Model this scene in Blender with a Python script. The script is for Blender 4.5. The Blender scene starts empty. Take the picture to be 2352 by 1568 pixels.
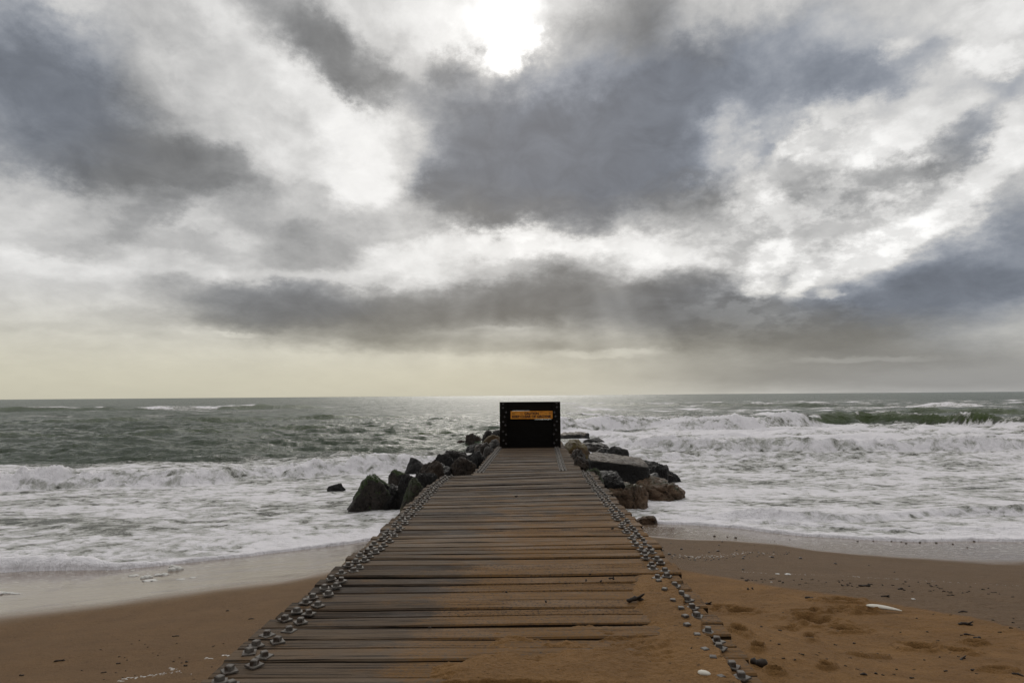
import bpy, bmesh, math, random
import numpy as np
from mathutils import Vector, Matrix
random.seed(11)
rng = np.random.RandomState(7)
S = bpy.context.scene
COL = S.collection
R = math.radians

# ------------------------------------------------------------------ camera
CAMZ = 3.0
F = 1568.0                                   # focal length in units of a 2352 px wide frame (24 mm on 36 mm)
CX, CY = 1176.0, 784.0
cam_d = bpy.data.cameras.new('camera'); cam = bpy.data.objects.new('camera', cam_d); COL.objects.link(cam)
cam_d.sensor_width = 36; cam_d.lens = 24.0; cam_d.clip_end = 40000; cam_d.clip_start = 0.05
CM = Matrix.Rotation(R(90 + 4.52), 4, 'X') @ Matrix.Rotation(R(-0.44), 4, 'Z')
cam.matrix_world = Matrix.Translation((0, 0, CAMZ)) @ CM
S.camera = cam
M3 = np.array(CM.to_3x3())

def ray(px, py):
    d = M3 @ np.array([(px - CX) / F, -(py - CY) / F, -1.0])
    return d / d[1]                          # y component 1: multiply by distance
def on_plane(px, py, z=0.0):                 # world point of a sight line on a level plane
    d = ray(px, py); t = (z - CAMZ) / d[2]
    return np.array([d[0] * t, t, z])
def at_dist(px, py, Y):
    d = ray(px, py); return np.array([d[0] * Y, Y, CAMZ + d[2] * Y])
def on_func(px, py, fn, t0=2.5, t1=60):
    d = ray(px, py); t = np.linspace(t0, t1, 4000)
    zz = CAMZ + d[2] * t; g = fn(d[0] * t, t)
    k = np.argmax(zz < g)
    return np.array([d[0] * t[k], t[k], g[k]])

# ------------------------------------------------------------------ world
SUN_EL, SUN_AZ = R(25), R(0.5)
W = bpy.data.worlds.new("World"); S.world = W; W.use_nodes = True
nt = W.node_tree; nt.nodes.clear(); N = nt.nodes; Lk = nt.links.new
def node(tree, t, **kw):
    n = tree.nodes.new(t)
    for k, v in kw.items(): setattr(n, k, v)
    return n
def setv(sock, v):
    if hasattr(v, 'bl_idname') or isinstance(v, bpy.types.NodeSocket): sock.id_data.links.new(v, sock)
    else: sock.default_value = v
def mth(tree, op, a, b=None, c=None, clamp=False):
    n = tree.nodes.new('ShaderNodeMath'); n.operation = op; n.use_clamp = clamp
    setv(n.inputs[0], a)
    if b is not None: setv(n.inputs[1], b)
    if c is not None: setv(n.inputs[2], c)
    return n.outputs[0]
def vm(tree, op, a, b=None, sc=None):
    n = tree.nodes.new('ShaderNodeVectorMath'); n.operation = op
    setv(n.inputs[0], a)
    if b is not None: setv(n.inputs[1], b)
    if sc is not None: setv(n.inputs[3], sc)
    return n.outputs[0]
def noise(tree, vec, scale, detail=4, rough=0.5, dist=0.0, color=False, lac=2.0):
    n = tree.nodes.new('ShaderNodeTexNoise'); setv(n.inputs['Vector'], vec)
    n.inputs['Scale'].default_value = scale; n.inputs['Detail'].default_value = detail
    n.inputs['Roughness'].default_value = rough; n.inputs['Distortion'].default_value = dist
    n.inputs['Lacunarity'].default_value = lac
    return n.outputs['Color' if color else 'Fac']
def mapr(tree, v, a, b, c=0.0, d=1.0, smooth=True):
    n = tree.nodes.new('ShaderNodeMapRange'); setv(n.inputs['Value'], v)
    n.interpolation_type = 'SMOOTHSTEP' if smooth else 'LINEAR'
    n.inputs['From Min'].default_value = a; n.inputs['From Max'].default_value = b
    n.inputs['To Min'].default_value = c; n.inputs['To Max'].default_value = d
    return n.outputs['Result']
def mixc(tree, f, a, b, mode='MIX'):
    n = tree.nodes.new('ShaderNodeMix'); n.data_type = 'RGBA'; n.blend_type = mode
    setv(n.inputs[0], f); setv(n.inputs[6], a if not isinstance(a, tuple) else (*a, 1)[:4]); setv(n.inputs[7], b if not isinstance(b, tuple) else (*b, 1)[:4])
    return n.outputs[2]

gen = N.new('ShaderNodeTexCoord').outputs['Generated']
sep = N.new('ShaderNodeSeparateXYZ'); Lk(gen, sep.inputs[0])
az = mth(nt, 'ARCTAN2', sep.outputs[0], sep.outputs[1])
el = mth(nt, 'ARCSINE', mth(nt, 'MINIMUM', sep.outputs[2], 0.9999))
el = mth(nt, 'ABSOLUTE', el)
cmb = N.new('ShaderNodeCombineXYZ'); Lk(az, cmb.inputs[0]); Lk(el, cmb.inputs[1])
P0 = cmb.outputs[0]
# drifting cloud edges: the coordinates of the cloud masses are broken up at three scales, flatter near the horizon
flat = mapr(nt, el, 0.0, 0.30, 0.22, 1.0)
sq = N.new('ShaderNodeCombineXYZ'); Lk(az, sq.inputs[0]); Lk(mth(nt, 'MULTIPLY', mth(nt, 'POWER', el, 0.7), 1.5), sq.inputs[1])
Q = sq.outputs[0]
w1 = vm(nt, 'SUBTRACT', noise(nt, Q, 4.2, 2, 0.5, color=True), (0.5, 0.5, 0.5))
w2 = vm(nt, 'SUBTRACT', noise(nt, Q, 12.0, 9, 0.68, color=True), (0.5, 0.5, 0.5))
wsum = vm(nt, 'ADD', vm(nt, 'SCALE', w1, sc=0.10), vm(nt, 'SCALE', w2, sc=0.100))
wf = N.new('ShaderNodeSeparateXYZ'); Lk(wsum, wf.inputs[0])
wc = N.new('ShaderNodeCombineXYZ'); Lk(wf.outputs[0], wc.inputs[0]); Lk(mth(nt, 'MULTIPLY', wf.outputs[1], flat), wc.inputs[1])
P = vm(nt, 'ADD', P0, wc.outputs[0])

def azel(px, py):
    d = ray(px, py); d = d / np.linalg.norm(d)
    return math.atan2(d[0], d[1]), math.asin(d[2])
def blobs(lst, start, soft=0.0):
    acc = start
    for (px, py, rx, ry, rot, amp) in lst:
        a0, e0 = azel(px, py); h = 20.0
        ax = (azel(px + h, py)[0] - azel(px - h, py)[0]) / (2 * h)
        ay = (azel(px, py - h)[1] - azel(px, py + h)[1]) / (2 * h)
        mp = N.new('ShaderNodeMapping'); mp.vector_type = 'TEXTURE'; Lk(P, mp.inputs['Vector'])
        mp.inputs['Location'].default_value = (a0, e0, 0)
        mp.inputs['Rotation'].default_value = (0, 0, R(rot))
        mp.inputs['Scale'].default_value = (rx * 1.45 * ax, ry * 1.45 * ay, 1)
        g = N.new('ShaderNodeTexGradient'); g.gradient_type = 'SPHERICAL'; Lk(mp.outputs[0], g.inputs[0])
        s = mapr(nt, g.outputs['Fac'], 0.0, 0.72)
        acc = mth(nt, 'MULTIPLY_ADD', s, amp, acc)
    return acc
DARK = [(400,110,300,110,-12,-.12),(1560,60,200,90,10,-.12),(2200,230,170,70,20,-.10),(640,640,140,40,0,-.06),(900,700,330,70,0,-.10),(1700,720,500,90,3,-.12),(1450,660,260,60,0,-.12),(100,470,110,50,0,-.06),  # px, py, rx, ry, rotation, amount
 (90,240,330,190,-8,-.30),(320,320,360,130,-14,-.24),(480,370,190,70,-8,-.20),(20,100,120,140,0,-.12),(250,400,260,45,-3,-.10),
 (700,40,190,90,-30,-.26),(800,130,170,70,-30,-.22),(860,190,90,40,-5,-.14),(350,20,170,50,-5,-.10),
 (1100,340,180,170,0,-.36),(1090,470,150,95,10,-.34),(1290,370,280,160,8,-.32),(1500,250,310,130,22,-.26),(1450,400,260,90,8,-.18),
 (1600,440,130,75,10,-.30),(1680,150,330,100,12,-.22),(1850,220,230,80,18,-.24),(2020,150,240,60,12,-.14),(1420,70,180,90,30,-.26),(1290,440,200,80,5,-.12),
 (1050,160,60,40,0,-.20),(1020,250,70,70,0,-.10),(2200,60,150,60,0,-.05),(2330,170,130,60,10,-.16),
 (340,490,110,38,22,-.22),(430,560,160,25,-5,-.10),(740,565,140,60,8,-.24),(640,500,140,40,0,-.11),(800,470,90,35,-20,-.10),(160,560,180,40,5,-.10),(220,500,90,60,20,-.07),
 (560,708,180,55,-6,-.26),(760,725,240,58,0,-.22),(980,725,270,70,4,-.22),(1180,680,180,70,5,-.20),(1340,690,200,65,0,-.26),(1540,690,180,75,0,-.18),(350,735,200,18,2,-.08),(200,760,260,14,0,-.05),
 (1800,740,330,75,0,-.24),(2120,720,300,100,6,-.24),(2280,610,220,80,14,-.26),(2352,520,110,70,10,-.14),(1960,610,60,50,0,-.12),(1560,640,110,35,0,-.06),
 (2190,340,110,48,32,-.28),(2000,420,190,40,-5,-.22),(1830,400,90,50,0,-.12),(2340,470,80,60,0,-.08),
 (1000,795,420,20,-1,-.13),(1500,780,400,45,0,-.10),(2100,850,560,60,0,-.22),(1650,840,300,60,0,-.08),(1350,850,260,30,0,-.03)]
BRIGHT = [
 (1050,60,160,80,-25,.14),(1190,130,55,50,0,.42),(1165,60,90,80,0,.24),(880,350,150,130,-50,.13),(740,240,150,60,-35,.11),(640,340,120,50,-20,.06),(850,410,100,60,0,.12),
 (450,110,240,70,-25,.07),(140,20,90,40,0,.08),(1000,590,190,35,5,.14),(1300,562,230,34,2,.22),(1520,590,110,45,0,.16),(800,640,330,22,2,.10),(150,620,230,35,0,.08),(100,430,120,70,0,.06),
 (1690,290,80,60,30,.16),(1740,430,50,45,0,.16),(1830,330,60,30,0,.12),(1780,585,80,36,25,.22),(2020,565,140,52,20,.26),(2190,490,130,50,28,.14),(2110,300,240,60,22,.15),(2260,400,110,50,35,.12),
 (1735,658,48,22,5,.30),(1840,640,60,30,50,.26),(1925,668,36,14,0,.20),(2033,92,44,38,0,.15),(2260,110,90,50,0,.18),(2230,30,160,40,5,.14),(2340,330,60,120,0,.10),
 (1400,812,150,9,0,.09),(1960,822,160,8,0,.09),(560,765,60,6,0,.09),(1150,758,90,6,0,.06),(1420,800,120,14,0,.03),
 (600,860,700,50,0,.02)]
BLUE = [(60,150,260,240,0,.8),(1250,330,330,170,0,.9),(1650,220,420,170,10,1.0),(2000,180,350,140,0,1.0),(2352,200,250,200,0,.8),(2250,620,260,150,0,1.0),(1690,700,350,70,0,.35),(640,700,200,50,0,.3),(1850,320,60,40,0,.8),(2000,640,200,90,0,.6)]
# base level: bright band at mid height, unseen sky dimmed behind the viewer and boosted overhead as fill
base = mapr(nt, el, 0.0, 0.10, 0.75, 0.80)
base = mth(nt, 'ADD', base, mapr(nt, el, 0.10, 0.45, 0.0, 0.03))
sunhole = blobs([(1160,60,130,110,-25,.5),(1188,125,70,70,0,.4)], 0.0)
V = blobs([q[:5] + (q[5] * .82,) for q in BRIGHT], blobs([q[:5] + (q[5] * .74,) for q in DARK], base))
# cloud texture
d1 = mth(nt, 'SUBTRACT', noise(nt, Q, 7.0, 7, 0.60, 0.3), 0.5)
d2 = mth(nt, 'SUBTRACT', noise(nt, Q, 26.0, 6, 0.60, 0.2), 0.5)
fine = mth(nt, 'MULTIPLY_ADD', d2, 0.12, mth(nt, 'MULTIPLY', d1, 0.26))
V = mth(nt, 'MULTIPLY_ADD', fine, mapr(nt, el, 0.0, 0.16, 0.12, 1.0), V)
away = mth(nt, 'MULTIPLY', mapr(nt, mth(nt, 'ABSOLUTE', az), 1.0, 2.0), 0.27)
V = mth(nt, 'SUBTRACT', V, away)
V = mth(nt, 'SUBTRACT', V, mapr(nt, el, 0.66, 1.15, 0.0, -0.62))  # unseen overhead sky brightened to lift the light on the foam
V = mth(nt, 'SMOOTH_MAX', V, 0.455, 0.16)
V = mth(nt, 'SMOOTH_MIN', V, mapr(nt, sunhole, 0.0, 0.9, 0.955, 1.35), 0.12)
d3 = mth(nt, 'SUBTRACT', noise(nt, Q, 16.0, 7, 0.60, 0.5), 0.5)
crisp = blobs([(1830,600,330,150,15,.9),(1800,380,260,150,0,.8),(2150,430,220,120,20,.5),(1350,560,330,60,0,.4),(1000,140,120,70,0,.6)], 0.0)
d4 = mapr(nt, noise(nt, Q, 17.0, 9, 0.62, 0.0), 0.44, 0.58)
V = mth(nt, 'MULTIPLY_ADD', mth(nt, 'MULTIPLY', mth(nt, 'SUBTRACT', d4, 0.5), 0.11), mth(nt, 'MULTIPLY', crisp, 1.0, clamp=True), V)
V = mth(nt, 'MULTIPLY_ADD', mth(nt, 'MULTIPLY', d3, 0.16), mapr(nt, el, 0.0, 0.16, 0.15, 1.0), V)
# faint sun rays fanning out below the gap in the clouds
sa, se = azel(1200, 120)
ang = mth(nt, 'ARCTAN2', mth(nt, 'SUBTRACT', az, sa), mth(nt, 'SUBTRACT', se, el))
cr_ = N.new('ShaderNodeCombineXYZ'); Lk(ang, cr_.inputs[0])
rays = mth(nt, 'SUBTRACT', noise(nt, cr_.outputs[0], 4.5, 2, 0.45), 0.49)
rmask = mth(nt, 'MULTIPLY', mapr(nt, el, 0.01, 0.07), mapr(nt, el, 0.21, 0.13))
rmask = mth(nt, 'MULTIPLY', rmask, mth(nt, 'MULTIPLY', mapr(nt, az, -0.22, -0.05), mapr(nt, az, 0.42, 0.22)))
V = mth(nt, 'MULTIPLY_ADD', mth(nt, 'MULTIPLY', rays, 0.34), rmask, V)
lin = mth(nt, 'POWER', V, 2.25)
blu = blobs(BLUE, mth(nt, 'ADD', az, 0.0))
blu = mth(nt, 'SUBTRACT', blu, az, clamp=True)
darkf = mapr(nt, V, 0.85, 0.45)
blu = mth(nt, 'MULTIPLY', blu, darkf)
warm = mapr(nt, el, 0.16, 0.01)
tint = mixc(nt, warm, (1.0, 0.992, 0.975), (1.045, 1.0, 0.80))
tint = mixc(nt, mth(nt, 'MULTIPLY', mapr(nt, az, -0.1, 0.6), warm), tint, (1.0, 0.995, 0.97))
tint = mixc(nt, mth(nt, 'MULTIPLY', darkf, mapr(nt, el, 0.08, 0.26)), tint, (0.98, 0.995, 1.01))
tint = mixc(nt, blu, tint, (0.875, 0.975, 1.165))
cloud = vm(nt, 'SCALE', tint, sc=mth(nt, 'MULTIPLY', lin, 10.0))
sky = N.new('ShaderNodeTexSky'); sky.sky_type = 'NISHITA'; sky.sun_disc = False
sky.sun_elevation = SUN_EL; sky.sun_rotation = SUN_AZ; sky.dust_density = 2.0
allc = mixc(nt, 0.985, sky.outputs[0], cloud)
bg = N.new('ShaderNodeBackground'); Lk(allc, bg.inputs[0]); bg.inputs[1].default_value = 0.1
wo = N.new('ShaderNodeOutputWorld'); Lk(bg.outputs[0], wo.inputs[0])

sd = bpy.data.lights.new('sun', 'SUN'); sd.energy = 0.55; sd.angle = R(24); sd.color = (1, 0.95, 0.87)
so = bpy.data.objects.new('sun', sd); COL.objects.link(so)
so.rotation_euler = Vector((-math.sin(SUN_AZ) * math.cos(SUN_EL), -math.cos(SUN_AZ) * math.cos(SUN_EL), -math.sin(SUN_EL))).to_track_quat('-Z', 'Y').to_euler()
so.location = (0, 0, 50)
S.view_settings.view_transform = 'Standard'; S.view_settings.look = 'None'
S.view_settings.exposure = 0.0; S.view_settings.gamma = 1.0

# ------------------------------------------------------------------ helpers
def tag(o, label=None, cat=None, group=None, kind=None):
    if label: o['label'] = label
    if cat: o['category'] = cat
    if group: o['group'] = group
    if kind: o['kind'] = kind
    return o
def link(name, me, mat=None, parent=None):
    o = bpy.data.objects.new(name, me); COL.objects.link(o)
    if mat is not None and not me.materials: me.materials.append(mat)
    if parent is not None: o.parent = parent
    return o
def empty(name, loc=(0, 0, 0)):
    o = bpy.data.objects.new(name, None); COL.objects.link(o); o.location = loc; o.empty_display_size = 0.2
    return o
def smooth(me):
    me.polygons.foreach_set('use_smooth', np.ones(len(me.polygons), bool))
def grid_mesh(name, X, Y, Z, attrs=None):
    nr, nc = X.shape
    me = bpy.data.meshes.new(name)
    me.vertices.add(nr * nc)
    me.vertices.foreach_set('co', np.stack([X, Y, Z], -1).astype(np.float32).ravel())
    idx = np.arange(nr * nc).reshape(nr, nc)
    q = np.stack([idx[:-1, :-1], idx[:-1, 1:], idx[1:, 1:], idx[1:, :-1]], -1).reshape(-1, 4)
    me.loops.add(q.size); me.loops.foreach_set('vertex_index', q.ravel().astype(np.int32))
    me.polygons.add(len(q)); me.polygons.foreach_set('loop_start', np.arange(0, q.size, 4, dtype=np.int32))
    me.update(calc_edges=True)
    for k, v in (attrs or {}).items():
        a = me.attributes.new(k, 'FLOAT', 'POINT'); a.data.foreach_set('value', np.clip(v, 0, 1.5).astype(np.float32).ravel())
    smooth(me)
    return me
PERM = rng.permutation(4096)
GR = rng.uniform(0, 2 * np.pi, 4096); GX, GY = np.cos(GR), np.sin(GR)
def pn(x, y, seed=0):                         # 2-D gradient noise, about -0.7..0.7
    xi = np.floor(x).astype(np.int64); yi = np.floor(y).astype(np.int64); xf = x - xi; yf = y - yi
    u = xf * xf * xf * (xf * (xf * 6 - 15) + 10); v = yf * yf * yf * (yf * (yf * 6 - 15) + 10)
    def g(i, j, dx, dy):
        h = PERM[(PERM[(i + seed * 131) & 4095] + j * 57) & 4095]
        return GX[h] * dx + GY[h] * dy
    a = g(xi, yi, xf, yf); b = g(xi + 1, yi, xf - 1, yf); c = g(xi, yi + 1, xf, yf - 1); d = g(xi + 1, yi + 1, xf - 1, yf - 1)
    return (a + (b - a) * u) * (1 - v) + (c + (d - c) * u) * v
def fbm(x, y, o=4, seed=0, g=0.5):
    s = 0; a = 1.0
    for k in range(o): s = s + a * pn(x * 2 ** k, y * 2 ** k, seed + k); a *= g
    return s
def billow(x, y, o=4, seed=0, g=0.5):
    s = 0; a = 1.0
    for k in range(o): s = s + a * np.abs(pn(x * 2 ** k, y * 2 ** k, seed + k)); a *= g
    return s
def ridged(x, y, o=3, seed=0):
    s = 0; a = 1.0
    for k in range(o): s = s + a * (1 - 2.2 * np.abs(pn(x * 2 ** k, y * 2 ** k, seed + k))); a *= 0.5
    return s
def sst(x, a, b):
    t = np.clip((x - a) / (b - a), 0, 1); return t * t * (3 - 2 * t)
class MB:
    def __init__(s): s.v = []; s.f = []
    def add(s, vs, fs):
        n = len(s.v); s.v += [tuple(v) for v in vs]; s.f += [tuple(i + n for i in f) for f in fs]
    def box(s, c, h, rz=0, ch=0.0, tilt=(0, 0)):
        cx, cy, cz = c; hx, hy, hz = h
        pts = []; q = ch
        lay = [(-hz, 0), (hz - q, 0), (hz, q)] if q else [(-hz, 0), (hz, 0)]
        for z, ins in lay:
            for sx, sy in ((-1, -1), (1, -1), (1, 1), (-1, 1)):
                x, y = sx * (hx - ins), sy * (hy - ins)
                X = x * math.cos(rz) - y * math.sin(rz); Y = x * math.sin(rz) + y * math.cos(rz)
                pts.append((cx + X, cy + Y, cz + z + tilt[0] * X + tilt[1] * Y))
        fs = [(3, 2, 1, 0)]; n = len(lay)
        for k in range(n - 1):
            for j in range(4):
                a = k * 4 + j; b = k * 4 + (j + 1) % 4; fs.append((a, b, b + 4, a + 4))
        t = (n - 1) * 4; fs.append((t, t + 1, t + 2, t + 3)); s.add(pts, fs)
    def mesh(s, name):
        me = bpy.data.meshes.new(name); me.from_pydata(s.v, [], s.f); me.update(); return me

def new_mat(name):
    m = bpy.data.materials.new(name); m.use_nodes = True; t = m.node_tree
    p = t.nodes['Principled BSDF']; return m, t, p
def objco(t):
    return t.nodes.new('ShaderNodeNewGeometry').outputs['Position']
def mapping(t, v, sc, rot=(0, 0, 0), loc=(0, 0, 0)):
    m = t.nodes.new('ShaderNodeMapping'); setv(m.inputs['Vector'], v)
    m.inputs['Scale'].default_value = sc; m.inputs['Rotation'].default_value = rot; m.inputs['Location'].default_value = loc
    return m.outputs[0]
def attr(t, name):
    a = t.nodes.new('ShaderNodeAttribute'); a.attribute_name = name; return a.outputs['Fac']
def bump(t, h, strength=0.5, dist=0.02, prev=None):
    b = t.nodes.new('ShaderNodeBump'); setv(b.inputs['Height'], h); b.inputs['Strength'].default_value = strength
    b.inputs['Distance'].default_value = dist
    if prev is not None: setv(b.inputs['Normal'], prev)
    return b.outputs[0]

# ------------------------------------------------------------------ the shore: edges of the swash on both sides of the groyne
Lpx = [(-900,1330),(-300,1318),(0,1311),(110,1306),(270,1304),(400,1291),(560,1275),(700,1257),(800,1246),(850,1238),(960,1225)]
Rpx = [(1440,1196),(1520,1200),(1600,1203),(1700,1210),(1760,1218),(1850,1228),(1980,1236),(2100,1241),(2230,1239),(2352,1240),(2800,1240),(3400,1243)]
EP = np.array([on_plane(x, y, 0.03) for x, y in Lpx + Rpx])
def edge(X):
    return np.interp(X, EP[:, 0], EP[:, 1]) + 0.10 * fbm(X * 0.9, X * 0 + 3.3, 3, 40) + 0.016 * pn(X * 2.6, X * 0 + 1.1, 44)
GPR = [(0,1.56),(3.5,1.50),(5,1.17),(6.8,0.82),(9,0.46),(11.4,0.16),(14,0.0),(16,-0.10),(22,-0.6),(60,-2)]
gx_ = np.array(GPR)
def deck1_z(Y): return 1.6 - 0.0147 * Y
def sandz0(X, Y):
    e = np.interp(X, EP[:, 0], EP[:, 1])
    zl = np.where(Y < e, (e - Y) * 0.088, (e - Y) * 0.10)
    yy = Y + (14.0 - e) * np.clip((Y - 5) / 9, 0, 1)
    zr = np.interp(yy, gx_[:, 0], gx_[:, 1])
    near = sst(2.3 + 0 * X, 0, 1) * (1 - sst(X - 1.15, 0.15, 1.3)) * (1 - sst(Y, 4.6, 6.6))
    zr = zr + (np.maximum(zr, deck1_z(Y) - 0.085) - zr) * near
    k = sst(X, -0.6, 0.4)
    return zl * (1 - k) + zr * k
# footprints and scuffs, given by where they lie on the sand: px, py, half width, half height
FT = [(1852,1409,18,5),(1872,1426,36,7),(1947,1403,18,7),(1926,1381,20,5),(1946,1447,20,7),(1858,1466,11,5),(1808,1441,10,5),(2110,1489,25,6),(2208,1497,22,4),
      (1700,1448,14,5),(1704,1404,20,5),(1662,1396,12,3),(1980,1406,14,5),(2240,1474,12,4),(1740,1490,9,4),(1610,1520,9,4),(1900,1530,16,5),(2000,1510,12,4),(2290,1540,18,5),(1780,1545,14,5)]
FW = []
for (px, py, hw, hh) in FT:
    a = on_func(px, py, sandz0); b = on_func(px + hw, py + hw * 0.22, sandz0); c = on_func(px, py + hh, sandz0)
    FW.append((a[0], a[1], b[0] - a[0], b[1] - a[1], abs(c[1] - a[1]) + 0.01))
def dents(X, Y):
    D = np.zeros_like(X)
    for i, (x0, y0, ux, uy, r) in enumerate(FW):
        L = math.hypot(ux, uy); cx, cy = ux / L, uy / L
        m = (np.abs(X - x0) < 1.0) & (np.abs(Y - y0) < 1.0)
        if not m.any(): continue
        xx = X[m] - x0; yy = Y[m] - y0
        wob = 1 + 0.5 * pn(X[m] * 9, Y[m] * 9, 60 + i)
        a = (xx * cx + yy * cy) / L; b = (-xx * cy + yy * cx) / r
        rr = np.sqrt(a * a + b * b) * wob
        D[m] += (1 - sst(rr, 0.55, 1.15)) - 0.35 * np.exp(-((rr - 1.45) / 0.3) ** 2)
    return D
def sandz(X, Y):
    z = sandz0(X, Y)
    dry = np.clip((z - 0.25) / 0.5, 0, 1) * (X > 0)
    return z + 0.030 * fbm(X * 0.5, Y * 0.7, 3, 5) * np.clip(z + .15, 0, 1) + 0.010 * dry * fbm(X * 2.5, Y * 2.5, 3, 8) + (0.004 + 0.007 * dry) * fbm(X * 11, Y * 11, 2, 12) * dry

# ------------------------------------------------------------------ sand
ys = [-12, -8, -5, -2, 0, 1.5, 2.4]
y = 2.6
while y < 24: ys.append(y); y += max(0.012, y * y / (683 * 2.2) * 0.35)
ys += [26, 30]
ys = np.array(ys); ts = np.linspace(-1, 1, 900)
Yg = np.repeat(ys[:, None], 900, 1); Xg = ts[None, :] * (0.85 * np.maximum(Yg, 0) + 3.5)
Zg = sandz(Xg, Yg); De = dents(Xg, Yg); Zg = Zg - 0.075 * De
ed = edge(Xg) - Yg
wl = 1 - sst(ed + 0.30 * fbm(Xg * .5, Yg * .5, 3, 21), 3.5, 5.0)
wr = 1 - sst(ed + 0.30 * fbm(Xg * .4, Yg * .7, 3, 22) , 2.0, 2.6)
kk = (Xg > 0)
film = np.where(kk, wr, wl)
dampR = [on_func(*p, sandz0) for p in [(1540,1302),(1620,1318),(1750,1342),(1900,1362),(2050,1385),(2200,1412),(2352,1448),(2700,1500)]]
dampR = np.array(dampR); o_ = np.argsort(dampR[:, 0])
dl = np.interp(Xg, dampR[o_, 0], dampR[o_, 1])
damp = np.where(kk, sst(Yg - dl + 0.12 * fbm(Xg * 2, Yg * 2, 3, 23), -0.25, 0.2), 0.62)
dig = np.clip(De, 0, 1)
sand_me = grid_mesh('beach_sand', Xg, Yg, Zg, {'film': film, 'damp': damp, 'dig': dig, 'edge': np.clip(ed / 5, 0, 1)})
m_sand, t, p = new_mat('sand')
pos = objco(t); fi = attr(t, 'film'); da = attr(t, 'damp'); dg = attr(t, 'dig')
n1 = noise(t, pos, 2.5, 6, 0.6); n2 = noise(t, pos, 60, 3, 0.7); n3 = noise(t, mapping(t, pos, (1.2, 4, 1)), 3.0, 5, 0.6)
dryc = mixc(t, mapr(t, n1, .2, .8), (0.165, 0.086, 0.030), (0.250, 0.134, 0.048))
dampc = mixc(t, mapr(t, n3, .3, .7), (0.128, 0.080, 0.043), (0.165, 0.104, 0.058))
c = mixc(t, da, dryc, dampc)
c = mixc(t, fi, c, (0.165, 0.110, 0.068))
c = mixc(t, mth(t, 'MULTIPLY', dg, 0.65), c, (0.075, 0.036, 0.012))
c = mixc(t, 1.0, c, mixc(t, n2, (0.55, 0.55, 0.55), (1.45, 1.45, 1.45)), 'MULTIPLY')
specks = mapr(t, noise(t, mapping(t, pos, (1, 1.6, 1)), 17, 4, 0.75), 0.61, 0.69)
c = mixc(t, mth(t, 'MULTIPLY', specks, mth(t, 'SUBTRACT', 1.0, fi)), c, (0.05, 0.028, 0.012))
# bubbles left on the wet film
bub = noise(t, mapping(t, pos, (7, 20, 1)), 1.0, 3, 0.7, 0.4)
bubm = mth(t, 'MULTIPLY', mapr(t, bub, 0.575, 0.61), mapr(t, attr(t, 'edge'), 0.6, 0.05))
bubm = mth(t, 'MULTIPLY', bubm, fi)
c = mixc(t, bubm, c, (0.55, 0.53, 0.50))
setv(p.inputs['Base Color'], c)
rg = mth(t, 'MULTIPLY_ADD', n3, 0.10, mapr(t, fi, 0.0, 1.0, 0.78, 0.16))
rg = mth(t, 'SUBTRACT', rg, mth(t, 'MULTIPLY', da, 0.06))
rg = mth(t, 'MAXIMUM', rg, mth(t, 'MULTIPLY', bubm, 0.7))
setv(p.inputs['Roughness'], rg); setv(p.inputs['Specular IOR Level'], mapr(t, fi, 0, 1, 0.18, 0.55))
setv(p.inputs['Coat Weight'], mth(t, 'MULTIPLY', fi, 0.34)); p.inputs['Coat Roughness'].default_value = 0.10; p.inputs['Coat IOR'].default_value = 1.25
hh = mth(t, 'MULTIPLY', mth(t, 'ADD', noise(t, pos, 28, 5, 0.7), mth(t, 'MULTIPLY', n2, .5)), mapr(t, fi, 0, 1, 1, 0.03))
hh = mth(t, 'ADD', hh, mth(t, 'MULTIPLY', noise(t, mapping(t, pos, (1.2, 3.5, 1)), 2.2, 3, 0.5), 0.22))
setv(p.inputs['Normal'], bump(t, hh, 0.9, 0.034))
sand = tag(link('beach_sand', sand_me, m_sand), 'wet brown and dry orange sand of the beach on both sides of the groyne', 'sand', kind='structure')

# ------------------------------------------------------------------ sea
def poly(pts, z=0.0):
    a = np.array([on_plane(x, y, z) for x, y in pts]); o = np.argsort(a[:, 0]); return a[o, 0], a[o, 1]
s = list(np.arange(0, 0.4, 0.014)); y = 0.4
while True:
    Ya = 13.5 + y; st = max(0.030, Ya * Ya / (683 * 3) * 0.20)
    if Ya > 60: st = Ya * Ya / (683 * 3) * 0.16
    s.append(y); y += st
    if Ya > 700: break
s += [y + k for k in (60, 160, 400, 1000, 2500, 6000, 14000)]
s = np.array(s); NC = 1150
tc = np.linspace(-1, 1, NC)
# fan-shaped level of detail; columns spread with distance
Xs = np.zeros((len(s), NC)); Ys = np.zeros_like(Xs)
for i, si in enumerate(s):
    Yb = 13.5 + si; Xr = tc * (0.82 * Yb + 3)
    Xs[i] = Xr; Ys[i] = edge(Xr) - 0.03 + si if si < 0.5 else Yb + (edge(Xr) - 13.5 - 0.03) * math.exp(-(si - 0.5) / 14)
E = edge(Xs); dist = Ys - E
Z = np.zeros_like(Xs); FO = np.zeros_like(Xs); GN = np.zeros_like(Xs)
left = 1 - sst(Xs, -2.0, 0.5)
right = 1 - left
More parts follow.
